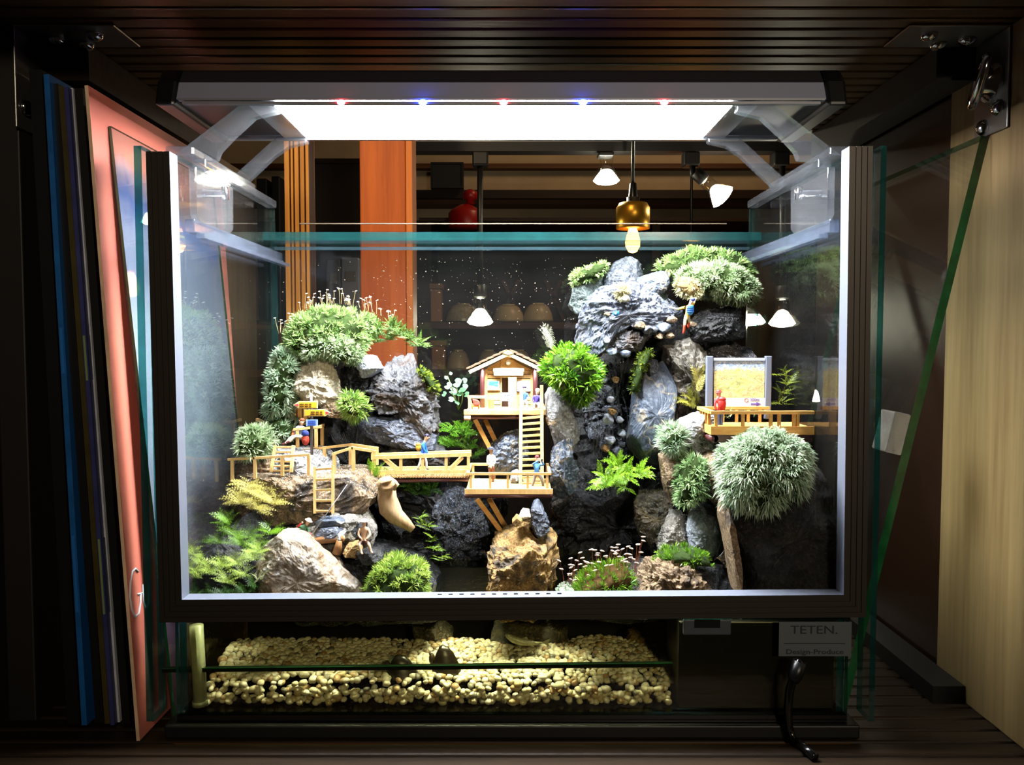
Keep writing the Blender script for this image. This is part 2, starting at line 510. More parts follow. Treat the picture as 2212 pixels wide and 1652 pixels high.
m = MB().box((-2.0, 3.08, zz(440, 3.08)), (2.0, 3.199, zz(429, 3.08))); build('lower_beam', m, brown_beam, root)

# cup cupboard
root = struct('ceiling', (0, 2.0, 2.45))
build('plaster', MB().box((-2.4, 0.9, 2.45), (2.4, 3.3, 2.5)), plaster, root)
root = struct('floor', (0, 2.0, -0.05))
build('boards', MB().box((-2.4, 0.8, -0.05), (2.4, 3.3, 0.0)), wood('room_floorboards', (120, 84, 52), (80, 54, 32), 'X', 12, 0.05), root)
t = thing('cup_cupboard', (0.3, 2.75, 0.0), 'dark wooden cupboard holding upturned bowls, seen through the glass', 'cupboard')
def bpx(mb, x0, y0, x1, y1, Y0, Y1):
    """box whose near face covers the given pixel rectangle at distance Y0"""
    a = P(x0, y1, Y0); b = P(x1, y0, Y0)
    return mb.box((a.x, Y0, a.z), (b.x, Y1, b.z))
build('back_panel', bpx(MB(), 905, 476, 1760, 1476, 2.86, 2.88), dark_wood, t)
build('top_board', bpx(MB(), 905, 470, 1760, 478, 2.6, 2.86), dark_wood, t)
for y in (696, 800): build('shelf', bpx(MB(), 905, y, 1760, y + 14, 2.6, 2.86), wood('shelf_wood', (78, 50, 30), (46, 28, 17), 'X', 30, 0.05), t)
for x in (905, 1400, 1740): build('upright', bpx(MB(), x, 478, x + 26, 1540, 2.62, 2.86), dark_wood, t)
for i in range(6):
    x = 1080 + i * 46
    a = P(x, 690, 2.84); b = P(x + (40 if i % 2 == 0 else -40), 605, 2.84)
    build('lattice_slat', MB().beam(a, b, 0.012, 0.008, (0, 1, 0)), brown_beam, t)
pot = plain('ribbed_glass_grey', (146, 140, 120), 0.3, 0, 0.5, 0.2, 90)
ceram = plain('cream_ceramic', (176, 160, 126), 0.35, 0, 0.5)
bowls = [(1000, 694, 74, 36, 'ribbed grey bowl upturned on the upper cupboard shelf beside the spot bulb', pot),
         (1098, 695, 70, 36, 'cream upturned bowl on the upper cupboard shelf below the red dot', ceram),
         (1162, 695, 66, 38, 'cream upturned bowl on the upper cupboard shelf nearest the cliff', ceram),
         (990, 798, 52, 41, 'cream upturned cup on the lower shelf, clear of the cabin roof', ceram),
         (1056, 798, 52, 41, 'cream upturned cup on the lower shelf behind the roof slope', ceram),
         (1122, 798, 52, 41, 'cream upturned cup on the lower shelf behind the roof ridge', ceram)]
for (cx, by, w, h, lab, mt) in bowls:
    Y = 2.68; b = P(cx, by, Y); r = w / 2 / F * Y; hh = h / F * Y
    t = thing('upturned_bowl', b, lab, 'bowl', 'upturned bowls in the cupboard')
    n = 28
    m = MB().lathe([(r, 0.0), (r * 0.99, hh * 0.15), (r * 0.9, hh * 0.5), (r * 0.68, hh * 0.85), (r * 0.5, hh * 0.97)], b, n)
    build('bowl_body', m, mt, t, mt is ceram)
    m = MB().lathe([(r * 0.42, hh * 0.95), (r * 0.40, hh * 1.06), (r * 0.3, hh * 1.06), (r * 0.28, hh * 0.97)], b, 20); build('foot_ring', m, mt, t, True)
# pale jars on the cupboard side
for (x0, y0, x1, y1, lab) in ((930, 612, 952, 695, 'pale cardboard box standing at the cupboard side, upper shelf'), (932, 735, 960, 799, 'small tan box standing at the cupboard side, lower shelf')):
    t = thing('storage_box', P((x0 + x1) / 2, y1, 2.62), lab, 'box')
    build('carton', bpx(MB(), x0, y0 + 12, x1, y1, 2.612, 2.68), plain('tan_card', (150, 112, 80), 0.8), t, bevel=0.003)
    build('lid', bpx(MB(), x0 - 3, y0, x1 + 3, y0 + 12, 2.608, 2.684), plain('tan_card_lid', (128, 98, 70), 0.8), t, bevel=0.003)
# dark framed picture and red extinguisher
t = thing('wall_picture', P(965, 405, 3.0), 'square black picture hanging on the plaster wall', 'picture')
build('canvas', bpx(MB(), 934, 354, 997, 402, 3.0, 3.03), plain('near_black_canvas', (14, 15, 24), 0.6), t)
m = MB()
for r4 in ((930, 350, 1001, 354), (930, 402, 1001, 406), (930, 354, 934, 402), (997, 354, 1001, 402)): bpx(m, *r4, 2.995, 3.03)
build('frame', m, plain('black_frame', (10, 10, 12), 0.4), t)
red = plain('red_enamel', (150, 18, 16), 0.35, 0, 0.5)
b = P(1006, 492, 2.5); s = 2.5 / F
t = thing('fire_extinguisher', b, 'red fire extinguisher hanging behind the black lamp stem', 'extinguisher')
m = MB().lathe([(36*s, 0), (37*s, 4*s), (37*s, 30*s), (33*s, 36*s), (20*s, 44*s), (10*s, 50*s)], b, 20); build('cylinder', m, red, t, True)
m = MB().lathe([(9*s, 50*s), (9*s, 60*s), (17*s, 62*s), (15*s, 76*s), (4*s, 82*s)], b + Vector((10*s, 0, 0)), 14); build('valve_cap', m, red, t, True)
m = MB().beam(b + Vector((-6*s, 0, 62*s)), b + Vector((30*s, 0, 72*s)), 5*s, 4*s); build('lever', m, red, t)
build('wall_hook', MB().box((b.x - 0.02, 2.5, b.z + 24*s), (b.x + 0.02, 2.66, b.z + 30*s)), black_metal, t)
# dark door at the far side with a light head panel
t = thing('dark_cupboard', (XX(725, 660, 2.4), 2.42, 0), 'tall dark brown cupboard between the lath post and the orange post', 'cupboard')
build('door', bpx(MB(), 664, 350, 800, 1611, 2.4, 2.44), plain('dark_brown_lacquer', (40, 30, 22), 0.5), t)
build('shelf', bpx(MB(), 540, 691, 800, 700, 2.16, 2.399), dark_wood, t)
build('cornice', bpx(MB(), 660, 342, 804, 352, 2.385, 2.44), dark_wood, t)
for (x0, x1, y0, c, lab) in ((705, 735, 560, (96, 98, 112), 'slate grey file box behind the mossy hill'), (738, 776, 556, (150, 152, 172), 'pale grey file box beside the orange post')):
    t = thing('file_box', P((x0+x1)/2, 690.5, 2.2), lab, 'box')
    build('box_body', bpx(MB(), x0, y0, x1, 690.5, 2.2, 2.38), plain('file_%d' % x0, c, 0.6), t, bevel=0.004)
    build('spine_label', bpx(MB(), x0 + 8, y0 + 30, x1 - 8, y0 + 52, 2.197, 2.1995), plain('spine_paper', (120, 112, 100), 0.7), t)
for (x0, x1, y0, lab) in ((558, 576, 385, 'black binder leaning at the far rack beside the lath post'), (590, 604, 380, 'dark grey binder leaning at the far rack')):
    t = thing('binder', P((x0+x1)/2, 690.5, 2.2), lab, 'binder')
    build('cover', bpx(MB(), x0, y0, x1, 690.5, 2.2, 2.38), plain('binder_black' , (20, 20, 22), 0.5), t, bevel=0.003)
    build('finger_hole', MB().lathe([(0.004, 0), (0.004, 0.002)], P((x0+x1)/2, 520, 2.1995), 12, (0, -1, 0)), chrome, t)

# orange wooden post
orange = wood('orange_pine', (190, 100, 42), (138, 62, 22), 'Z', 26, 0.05, 0.5, 0.3)
t = thing('wooden_post', (XX(835, 900, 1.2), 1.22, 0), 'orange pine post standing behind the tank', 'post')
a = P(780, 740, 1.2); a.z = 0.0; b = P(878, 740, 1.2); b.z = 2.449
build('post_face', MB().box((a.x, 1.2, a.z), (b.x, 1.255, b.z)), orange, t, bevel=0.002)
a2 = P(879, 1500, 1.22); b2 = P(893, 150, 1.22)
build('lit_side_face', MB().box((b.x + 0.0005, 1.2, a.z), (b.x + 0.010, 1.25, b.z)), wood('lit_side_pine', (206, 124, 62), (170, 92, 40), 'Z', 26, 0.05), t, bevel=0.001)  # paler wood stands for the lit side face of the post
# post of stacked laths
t = thing('lath_post', (XX(645, 740, 1.0), 1.02, 0), 'bundle of narrow golden wooden laths standing upright', 'post')
lath = wood('golden_lath', (196, 142, 70), (140, 92, 38), 'Z', 50, 0.03, 0.5, 0.4)
lx = [618, 630, 636, 645, 650, 660, 668]
for i in range(6):
    a = P(lx[i] + 1.2, 740, 1.0); b = P(lx[i + 1] - 0.6, 740, 1.0); a.z = 0.0; b.z = 2.449 - 0.01 * (i % 2)
    build('lath', MB().box((a.x, 1.0 + 0.004 * (i % 3), a.z), (b.x, 1.04, b.z)), lath, t)
build('dark_core', MB().box((P(619, 700, 1.0).x, 1.012, 0.0), (P(667, 700, 1.0).x, 1.038, 2.449)), dark_wood, t)

# ceiling track with spot bulbs
TY = 1.6
t = thing('lighting_track', P(1300, 325, TY), 'black ceiling track carrying the spot bulbs', 'track')
build('rail', bpx(MB(), 880, 306, 2000, 326, TY, TY + 0.035), black_metal, t)
for x in (-0.2, 0.3, 0.75): build('hanger', MB().box((x - 0.006, TY + 0.01, P(0, 303, TY).z), (x + 0.006, TY + 0.022, 2.449)), black_metal, t)
build('white_line', bpx(MB(), 880, 303, 2000, 306, TY + 0.002, TY + 0.03), plain('off_white_lip', (190, 180, 160), 0.5), t)
bulb_glass = pane('bulb_glass', (0.96, 0.97, 0.93, 1), 0.10, 0.9)
bulb_light = glow('bulb_light', (1.0, 0.93, 0.72, 1), BULB_POWER)
def spot(px, y_top, y_bulb, label, tilt=0.0, dx=0, Y=TY - 0.005):
    s = Y / F
    base = P(px + dx, y_bulb, Y)
    t = thing('spot_lamp', base, label, 'lamp', 'spot lamps on the ceiling track')
    top = P(px, 326, Y)
    build('track_adapter', bpx(MB(), px - 17, 325.8, px + 17, y_top, Y - 0.014, Y + 0.02), black_metal, t, bevel=0.003)
    ax = Vector((math.sin(tilt), 0, -math.cos(tilt)))
    if y_bulb - y_top > 20:
        neck = base - ax * (18 * s)
        build('stem', MB().tube([P(px, y_top, Y), P(px, y_top + 22, Y) if tilt else P(px, (y_top + y_bulb) / 2, Y), neck], 0.0058, 10), black_metal, t, True)
        build('socket', MB().lathe([(11*s, -28*s), (14*s, -26*s), (14*s, -2*s), (12*s, 0)], base - ax * (0), 16, ax), black_metal, t, True)
    m = MB().lathe([(14*s, 0), (14.5*s, 6*s), (14*s, 22*s), (19*s, 32*s), (27*s, 46*s), (29.5*s, 52*s)], base, 20, ax)
    build('reflector', m, bulb_glass, t, True)
    m = MB().lathe([(15*s, 36*s), (24*s, 47*s), (28*s, 53*s), (22*s, 58*s), (10*s, 61*s), (0.2*s, 61.5*s)], base, 20, ax)
    build('bulb', m, bulb_light, t, True)
spot(1310, 336, 336, 'lit spot bulb hanging straight from the track beside the brass pendant')
spot(1496, 356, 390, 'lit spot bulb tilted on its bent arm under the track', 0.85, 26)
spot(1037, 356, 642, 'lit spot bulb on a long black stem above the cabin')
spot(1690, 356, 645, 'lit spot bulb on a long stem seen beside the mossy cliff')
# pendant
Y = 1.53; s = Y / F
b = P(1367, 494, Y)
t = thing('pendant_lamp', b, 'brass pendant lamp with a glowing warm bulb on a black cord', 'lamp')
build('cord', MB().tube([Vector((XX(1367, 405, Y), Y, 2.449)), P(1367, 405, Y)], 4*s, 8), black_plastic, t, True)
build('cord_grip', MB().lathe([(11*s, 64*s), (10.5*s, 66*s), (7*s, 96*s), (5*s, 98*s)], b, 16), black_plastic, t, True)
build('collar', MB().lathe([(16*s, 54*s), (16*s, 57*s), (14*s, 57*s), (14*s, 66*s), (9*s, 67*s)], b, 18), chrome, t, True)
build('brass_socket', MB().lathe([(31*s, 0), (36*s, 0), (36*s, 44*s), (33*s, 48*s), (30*s, 54*s), (8*s, 55*s)], b, 24), plain('polished_brass', (214, 160, 50), 0.34, 0.8), t, True)
warm = glow('filament_bulb', (1.0, 0.36, 0.06, 1), 26.0)
build('bulb', MB().lathe([(0.2*s, -52*s), (9*s, -49*s), (15*s, -38*s), (16*s, -26*s), (12*s, -10*s), (9*s, -2*s), (9*s, 4*s)], b, 18), warm, t, True)
b = P(1490, 760, 2.2); s = 2.2 / F
t = thing('pendant_bulb', b, 'small bare warm bulb hanging low behind the cliff', 'lamp')
build('cord', MB().tube([Vector((b.x, 2.2, 2.449)), b], 3*s, 8), black_plastic, t, True)
build('bulb', MB().lathe([(0.2*s, -60*s), (16*s, -52*s), (20*s, -34*s), (12*s, -8*s), (10*s, 0)], b, 16), warm, t, True)
# ================================================================== the tank
TX = 0.200; TG = 0.0045; TY0, TY1 = 0.484, 0.690
WATER = ZZ(1266, 0.55); BASE = ZZ(1545, 0.484)
RIM = EYE.z + 0.112
tank = thing('glass_tank', (0, 0.59, FLOOR + 0.001), 'clear glass terrarium tank with teal edges holding the mountain landscape', 'tank')
def sheet(name, lo, hi, mat, edge, parent, thin):
    """a sheet of glass: two clear faces and four coloured edges; thin = axis of the thickness"""
    m = MB().box(lo, hi)
    ax = {2: (0, 1), 1: (2, 4), 0: (5, 3)}[thin]
    for i in range(6): m.mi[i] = 0 if i in ax else 1
    return build(name, m, [mat, edge], parent, fix=False)
sheet('side_pane', (-TX - TG, TY0 + 0.006, BASE), (-TX, TY1, RIM), clear_side, edge_teal, tank, 0)
sheet('side_pane', (TX, TY0 + 0.006, BASE), (TX + TG, TY1, RIM), clear_side, edge_teal, tank, 0)
sheet('back_pane', (-TX, TY1, BASE), (TX, TY1 + TG, ZZ(520, 0.692)), clear, edge_teal, tank, 1)
zfront = ZZ(1338, 0.484)
sheet('front_pane', (-TX - TG, TY0, BASE), (TX + TG, TY0 + 0.005, zfront), pane('front_sheet_glass', (0.97, 0.98, 0.97, 1), 0.02, 0.6), edge_teal, tank, 1)
zb = ZZ(501, 0.655); zc = ZZ(519, 0.655)
sheet('back_brace', (-TX, 0.655, zc), (TX, TY1, zb), clear, hazy('bright_teal_edge', (0.30, 0.62, 0.62, 1), 0.22, (0.03, 0.20, 0.20, 1), 0.1), tank, 2)
m = MB().box((-TX, TY1 - 0.003, ZZ(540, 0.687)), (TX, TY1 - 0.0005, ZZ(533, 0.687)))
build('silicone_seam', m, hazy('pale_silicone', (0.6, 0.7, 0.75, 1), 0.12, (0.3, 0.5, 0.6, 1), 0.1), tank)
build('rim_strip', MB().box((-0.182, 0.700, ZZ(484, 0.70)), (0.184, 0.7015, ZZ(481.5, 0.70))), plain('thin_bright_trim', (96, 84, 66), 0.5, 0.2), tank)
gloss_black = plain('gloss_black_base', (6, 6, 7), 0.04, 0, 0.6)
build('base_plate', MB().box((-TX - TG, TY0, BASE - 0.004), (TX + TG, TY1 + TG, BASE)), gloss_black, tank)
build('plinth', MB().box((-0.211, 0.480, FLOOR + 0.001), (0.211, 0.70, BASE - 0.0045)), plain('black_plinth', (12, 11, 10), 0.5), tank, bevel=0.001)
build('plinth_line', MB().box((-0.205, 0.4788, ZZ(1608, 0.479)), (0.205, 0.4797, ZZ(1605, 0.479))), plain('bronze_line', (150, 96, 40), 0.4, 0.5), tank)
build('dark_backdrop', MB().box((-TX + 0.001, 0.600, BASE + 0.001), (TX - 0.001, 0.603, WATER - 0.001)), black_plastic, tank)  # added black sheet, stands in for the darkness behind the gravel
# angle rails along both side panes
for s in (-1, 1):
    x = s * 0.1955; z = ZZ(468, 0.487)
    m = MB().box((x - 0.0030, 0.495, z - 0.008), (x + 0.0030, 0.684, z)); build('side_rail', m, milky_rail, tank, bevel=0.0008)
    m = MB().box((min(s * 0.1915, s * 0.1865), 0.495, z - 0.0115), (max(s * 0.1915, s * 0.1865), 0.684, z - 0.009)); build('rail_lip', m, milky_rail, tank)
# outer fins
for s in (-1, 1):
    a, b = (-0.2195, -0.2150) if s < 0 else (0.2140, 0.2175)
    sheet('guide_fin', (a, 0.476, BASE), (b, 0.493, RIM + 0.002), clear, edge_teal, tank, 0)

# ---- aluminium U frame on the front
fr = thing('front_frame', (0, 0.478, ZZ(1340, 0.478)), 'grooved aluminium frame around the open front of the tank', 'frame')
W = 0.0138; XO = 0.2118; Y0, Y1 = 0.479, 0.4905; ZB = fr.location.z; ZT = EYE.z + 0.113
g = 0.0007
prof = [(0, Y0)]
for u in (0.0034, 0.0068, 0.0102): prof += [(u - 0.0005, Y0), (u - 0.0004, Y0 + g), (u + 0.0004, Y0 + g), (u + 0.0005, Y0)]
prof += [(W, Y0), (W, Y1), (0, Y1)]
def bar(name, f0, f1):
    m = MB(); n = len(prof)
    vs = [f0(u, y) for u, y in prof] + [f1(u, y) for u, y in prof]
    fs = [tuple(range(n)), tuple(n + i for i in reversed(range(n)))] + [(i, n + i, n + (i + 1) % n, (i + 1) % n) for i in range(n)]
    m.add(vs, fs)
    for i in range(n - 1): m.mi[2 + i] = 0
    m.mi[2 + n - 3] = 1                       # paler colour puts the lamplight into the inner reveal
    return build(name, m, [alu_dark, plain('lit_frame_reveal', (120, 126, 142), 0.5, 0.5)], fr)
bar('left_bar', lambda u, y: (-XO + u, y, ZB + u), lambda u, y: (-XO + u, y, ZT))
XR = XO + 0.0010
bar('right_bar', lambda u, y: (XR - u, y, ZB + u), lambda u, y: (XR - u, y, ZT))
bar('bottom_bar', lambda u, y: (-XO + u, y, ZB + u), lambda u, y: (XR - u, y, ZB + u))
fr.rotation_euler = (0, math.radians(-0.42), 0)
# row of small slots on the sill
m = MB()
for i in range(12):
    x = -0.045 + i * 0.0066
    m.box((x, Y1 - 0.006, ZB + W - 0.0002), (x + 0.0025, Y1 - 0.0048, ZB + W + 0.0004))
tag(build('sill_slots', m, black_plastic, fr), kind='stuff')

# ---- water and glass shelf
water = pane('tank_water', (0.92, 0.91, 0.66, 1), 0.02, 0.8, (150.0, 1.0))
m = MB().box((-TX + 0.0005, TY0 + 0.0055, BASE + 0.0005), (TX - 0.0005, TY1 - 0.0005, WATER))
w = build('pool_water', m, water, None); tag(w, 'still clear water filling the lower part of the tank', 'water', kind='stuff')
t = thing('glass_shelf_strip', P(1000, 1440, 0.493), 'thin green glass strip lying across the lower tank above the gravel', 'glass strip')
a = P(352, 1446, 0.4935); b = P(1452, 1434, 0.4935)
build('strip', MB().beam(a, b, 0.003, 0.0026), plain('dark_green_strip', (16, 22, 12), 0.2, 0, 0.4), t)
build('bright_edge', MB().beam(a + Vector((0, -0.0016, 0.0012)), b + Vector((0, -0.0016, 0.0012)), 0.0003, 0.0003), edge_green, t)

# ================================================================== LED lamp and its acrylic stands
ZL = ZZ(227, 0.500)
lt = thing('led_lamp', (-0.007, 0.54, ZL), 'long silver and black LED lamp bar shining down on the tank', 'lamp')
XL0, XL1 = -0.204, 0.191
sect = [(0.500, ZL + 0.0035), (0.505, ZZ(178, 0.505)), (0.512, ZZ(153, 0.512)), (0.583, ZZ(153, 0.512)), (0.588, ZL + 0.0035)]
m = MB(); m.prism([(XL0, y, z) for y, z in sect], (XL1 - XL0, 0, 0))
m.mi[2] = 0; m.mi[3] = 1
build('housing', m, [plain('satin_silver', (132, 136, 156), 0.36, 0.15), plain('charcoal_housing', (44, 42, 46), 0.4, 0.4)], lt)
for y, h in ((0.4992, 0.0012), (0.4985, 0.0014)):
    z = ZL + (0.0028 if y > 0.499 else 0.0004)
    build('trim_rail', MB().box((XL0 + (0.001 if y > 0.499 else 0.004), y, z), (XL1 - (0.001 if y > 0.499 else 0.004), y + 0.004, z + h)), plain('grey_trim', (110, 112, 120), 0.5, 0.2), lt)
build('trim_rail', MB().box((XL0 + 0.002, 0.5835, ZL), (XL1 - 0.002, 0.588, ZL + 0.003)), alu, lt)
for s, (a, b) in ((-1, (-0.2165, XL0)), (1, (XL1, 0.2035))):
    big = [(0.497, ZL - 0.0005), (0.502, ZZ(176, 0.503)), (0.510, ZZ(150, 0.51)), (0.586, ZZ(150, 0.51)), (0.592, ZL - 0.0005)]
    build('end_cap', MB().prism([(a, y, z) for y, z in big], (b - a, 0, 0)), black_plastic, lt, bevel=0.002)
EX0, EX1 = XX(600, 240, 0.51), XX(1575, 240, 0.51)
build('underside', MB().box((XL0, 0.502, ZL + 0.003), (XL1, 0.585, ZL + 0.0042)), black_plastic, lt)
for (a, b, c) in ((EX0 - 0.016, EX0, -1), (EX1, EX1 + 0.016, 1)):
    build('end_reflector', MB().box((a, 0.5035, ZL + 0.0008), (b, 0.583, ZL + 0.0022)), plain('polished_reflector', (215, 220, 228), 0.22, 0.9), lt)
build('diffuser', MB().box((EX0, 0.5035, ZL + 0.0004), (EX1, 0.583, ZL + 0.0020)), glow('white_led', (0.96, 0.98, 1.0, 1), LAMP_POWER), lt)
for px, c in ((740, 'r'), (915, 'b'), (1088, 'r'), (1258, 'b'), (1432, 'r')):
    p = P(px, 227, 0.5015)
    mt = glow('red_diode_light', (1.0, 0.03, 0.05, 1), 40.0) if c == 'r' else glow('blue_diode_light', (0.02, 0.06, 1.0, 1), 160.0)
    build('red_diode' if c == 'r' else 'blue_diode', MB().ball((p.x, 0.4974, ZL + 0.0008), 0.0026, 0.0014, 0.0018), mt, lt, True)

def stand(s, label):
    """clear acrylic bracket: slotted foot on the pane rim, two bent arms up to the lamp"""
    def mx(px): return px if s < 0 else 2193 - px
    t = thing('acrylic_stand', (s * 0.2, 0.56, RIM), label, 'lamp stand')
    for Y, poly in ((0.502, [(371,338),(520,224),(600,226),(600,240),(548,252),(500,296),(472,326),(466,344),(414,347)]),
                    (0.580, [(485,396),(598,294),(664,297),(662,307),(622,316),(590,338),(519,405)])):
        pts = [P(mx(x), y, Y) for x, y in poly]
        build('arm', MB().prism(pts, (0, 0.0075, 0)), acrylic, t, bevel=0.0008)
        k = [P(mx(x), y, Y) for x, y in (poly[1], poly[2], (poly[2][0], poly[2][1] - 9), (poly[1][0], poly[1][1] - 5))]
    x0, x1 = sorted((s * 0.2085, s * 0.1915))
    build('foot_bar', MB().box((x0, 0.493, RIM + 0.0005), (x1, 0.612, RIM + 0.006)), acrylic, t, bevel=0.001)
    x0, x1 = sorted((s * 0.1950, s * 0.1905))
    m = MB(); z0 = RIM - 0.006; 
    pts = [(x0, 0.494, z0), (x0, 0.494, RIM - 0.035), (x0, 0.500, RIM - 0.039), (x0, 0.552, RIM - 0.039), (x0, 0.559, RIM - 0.035), (x0, 0.560, z0)]
    build('clamp_plate', m.prism(pts, (x1 - x0, 0, 0)), acrylic, t, bevel=0.0008)
    x0, x1 = sorted((s * 0.1945, s * 0.172))
    build('slide_bar', MB().box((x0, 0.520, RIM - 0.0055), (s * 0.1875 if s > 0 else s * 0.1875, 0.665, RIM)) if False else MB().box((min(s*0.1948, s*0.187), 0.500, RIM - 0.0055), (max(s*0.1948, s*0.187), 0.650, RIM + 0.0003)), acrylic, t, bevel=0.0008)
    m = MB().lathe([(0.0025, 0), (0.0025, 0.012), (0.0042, 0.012), (0.0042, 0.015)], (s * 0.1905, 0.505, RIM - 0.020), 14, (-s, 0, 0))
    build('clamp_screw', m, acrylic, t, True)
stand(-1, 'clear acrylic lamp stand clamped to the rim above the mossy hill')
stand(1, 'clear acrylic lamp stand clamped to the rim above the mossy cliff')

# ================================================================== leaning books and loose glass beside the tank
def slab_px(top, bot, Y0, Y1, thick, zt=None, zb=None, side=1):
    """leaning sheet whose near edge runs from pixel top to pixel bot; thickness to the side away from the tank"""
    a = P(top[0], top[1], Y0); b = P(bot[0], bot[1], Y0)
    d = (a - b).normalized(); n = Vector((-d.z, 0, d.x)) * side
    k = (FLOOR + 0.0008 - b.z) / d.z; b = b + d * k
    if n.x > 0 and side > 0: n = -n
    low = min(0.0, n.z * thick)
    return a, b, n * thick
def slab(name, parent, top, bot, Y0, Y1, thick, mats, edge_i=1, side=1):
    a, b, n = slab_px(top, bot, Y0, Y1, thick, side=side)
    lift = Vector((0, 0, max(0.0, -n.z)))
    m = MB(); d = Vector((0, Y1 - Y0, 0))
    a = a; b = b + lift
    vs = [b, a, a + n, b + n, b + d, a + d, a + n + d, b + n + d]
    m.add(vs, [(0, 1, 2, 3), (4, 7, 6, 5), (0, 4, 5, 1), (3, 2, 6, 7), (1, 5, 6, 2), (0, 3, 7, 4)])
    m.mi = [1, 1, 0, 0, 1, 1]
    return build(name, m, mats, parent)
books = [  # near-edge top pixel, bottom pixel, thickness, cover colour, page/edge colour, label
    ((190, 184), (302, 1600), 0.0020, (222, 122, 104), (232, 196, 160), 'coral picture book with a white title, leaning beside the loose glass pane'),
    ((178, 190), (284, 1600), 0.0050, (12, 10, 10), (14, 12, 12), 'black hardback leaning directly behind the coral book'),
    ((157, 190), (262, 1600), 0.0026, (190, 192, 200), (196, 198, 206), 'thin book with a whitish spine between two black hardbacks'),
    ((147, 188), (250, 1600), 0.0026, (46, 50, 96), (52, 56, 110), 'thin book with an indigo spine beside the whitish one'),
    ((137, 186), (240, 1600), 0.0032, (70, 62, 26), (66, 58, 24), 'olive brown book squeezed between indigo and black spines'),
    ((125, 180), (227, 1600), 0.0052, (10, 10, 12), (12, 12, 14), 'black book leaning behind the bright blue spine'),
    ((106, 160), (190, 1600), 0.0034, (18, 84, 148), (22, 92, 160), 'book with a bright blue spine among the black ones'),
    ((90, 150), (174, 1600), 0.0078, (9, 8, 8), (11, 10, 10), 'tall black album outermost in the leaning row of books')]
for i, (tp, bt, th, c1, c2, lab) in enumerate(books):
    Y0 = 0.478 if i == 0 else 0.498 + 0.002 * (i % 3); Y1 = 0.69
    t = thing('picture_book', P(bt[0], 1580, Y0 + 0.1), lab, 'book', 'books leaning beside the tank')
    t.location.z = FLOOR + 0.0008
    cv = plain('cover_%d_paint' % i, c1, 0.42, 0, 0.4); pg = plain('spine_%d_paint' % i, c2, 0.5, 0, 0.4, 0.25, 60)
    slab('cover', t, tp, bt, Y0, Y1, th, [cv, pg])
    if i == 0:
        # the white title on its cover: a tall thin capital G and the start of a u
        a, b, n = slab_px(tp, bt, Y0, Y1, th); d = (a - b).normalized(); out = -n.normalized() * 0.0004
        def on(px, py):
            """point of the cover plane seen at that pixel"""
            q = P(px, py, 1.0) - EYE; nn = n.normalized()
            return EYE + q * ((a - EYE).dot(nn) / q.dot(nn)) + out
        G = [(297,1235),(291,1228),(285,1234),(280,1258),(279,1285),(283,1315),(290,1333),(298,1325),(302,1300),(302,1283)]
        build('letter_g', MB().tube([on(*p) for p in G], 0.0007, 6), plain('white_print', (232, 225, 235), 0.5), t, True)
        build('letter_g_bar', MB().tube([on(*p) for p in ((296,1283),(306,1281))], 0.0006, 6), MATS['white_print'], t, True)
        U = [(307,1262),(308,1295),(311,1310),(316,1312),(320,1300),(320,1262)]
        build('letter_u', MB().tube([on(*p) for p in U], 0.0007, 6), MATS['white_print'], t, True)
    elif i in (2, 3, 6):
        a, b, n = slab_px(tp, bt, Y0, Y1, th); d = (a - b)
        for f0, f1 in ((0.18, 0.30), (0.55, 0.62)):
            m = MB().beam(b + d * f0 + n * 0.5 + Vector((0, -0.0002, 0)), b + d * f1 + n * 0.5 + Vector((0, -0.0002, 0)), th * 0.5, 0.0003, (0, 1, 0))
            build('spine_print', m, plain('spine_print_%d' % i, (120, 140, 90) if i == 3 else (60, 70, 74) if i == 2 else (30, 110, 190), 0.5), t)
# loose panes
t = thing('glazed_picture', (-0.222, 0.55, FLOOR + 0.0008), 'glass covered sky picture leaning against the coral book', 'picture')
slab('clear_sheet', t, (240, 272), (386, 1600), 0.4975, 0.665, 0.0016, [clear, edge_green])
skyp = NT('printed_sky'); b_ = skyp.n('ShaderNodeBsdfPrincipled'); skyp.l(b_.outputs[0], skyp.out.inputs[0]); b_.inputs['Roughness'].default_value = 0.5
tc = skyp.n('ShaderNodeTexCoord'); sx = skyp.n('ShaderNodeSeparateXYZ'); skyp.l(tc.outputs['Generated'], sx.inputs[0])
nz = skyp.noise(tc.outputs['Generated'], 2.5, 5, 0.6, 0.6)
hz = skyp.math('ADD', skyp.math('ADD', sx.outputs['Z'], skyp.math('MULTIPLY', sx.outputs['Y'], 0.06)), skyp.math('MULTIPLY', skyp.math('SUBTRACT', nz, 0.5), 0.14))
skyp.l(skyp.ramp(hz, [(0.0, lin((96, 60, 82))), (0.30, lin((120, 92, 120))), (0.45, lin((150, 160, 186))), (0.70, lin((168, 174, 196))), (0.86, lin((150, 152, 184))), (0.90, lin((96, 112, 176))), (0.935, lin((178, 146, 160))), (0.96, lin((214, 128, 112)))]), b_.inputs['Base Color'])
slab('print', t, (235, 274), (381, 1600), 0.498, 0.6645, 0.0014, [skyp.m, plain('dark_picture_edge', (46, 34, 28), 0.5)])
t = thing('loose_glass_sheet', (0.25, 0.58, FLOOR + 0.0008), 'loose glass pane leaning out to the pale plywood board, acrylic handle glued on', 'glass pane')
a, b = P(2119, 292, 0.520), P(1808, 1540, 0.520)
d = (a - b).normalized(); b = b + d * ((FLOOR + 0.002 - b.z) / d.z); n = Vector((d.z, 0, -d.x)) * 0.0055
e = Vector((0, 0.17, 0))
m = MB(); m.add([b, a, a + n, b + n, b + e, a + e, a + n + e, b + n + e], [(0,1,2,3),(4,7,6,5),(0,4,5,1),(3,2,6,7),(1,5,6,2),(0,3,7,4)])
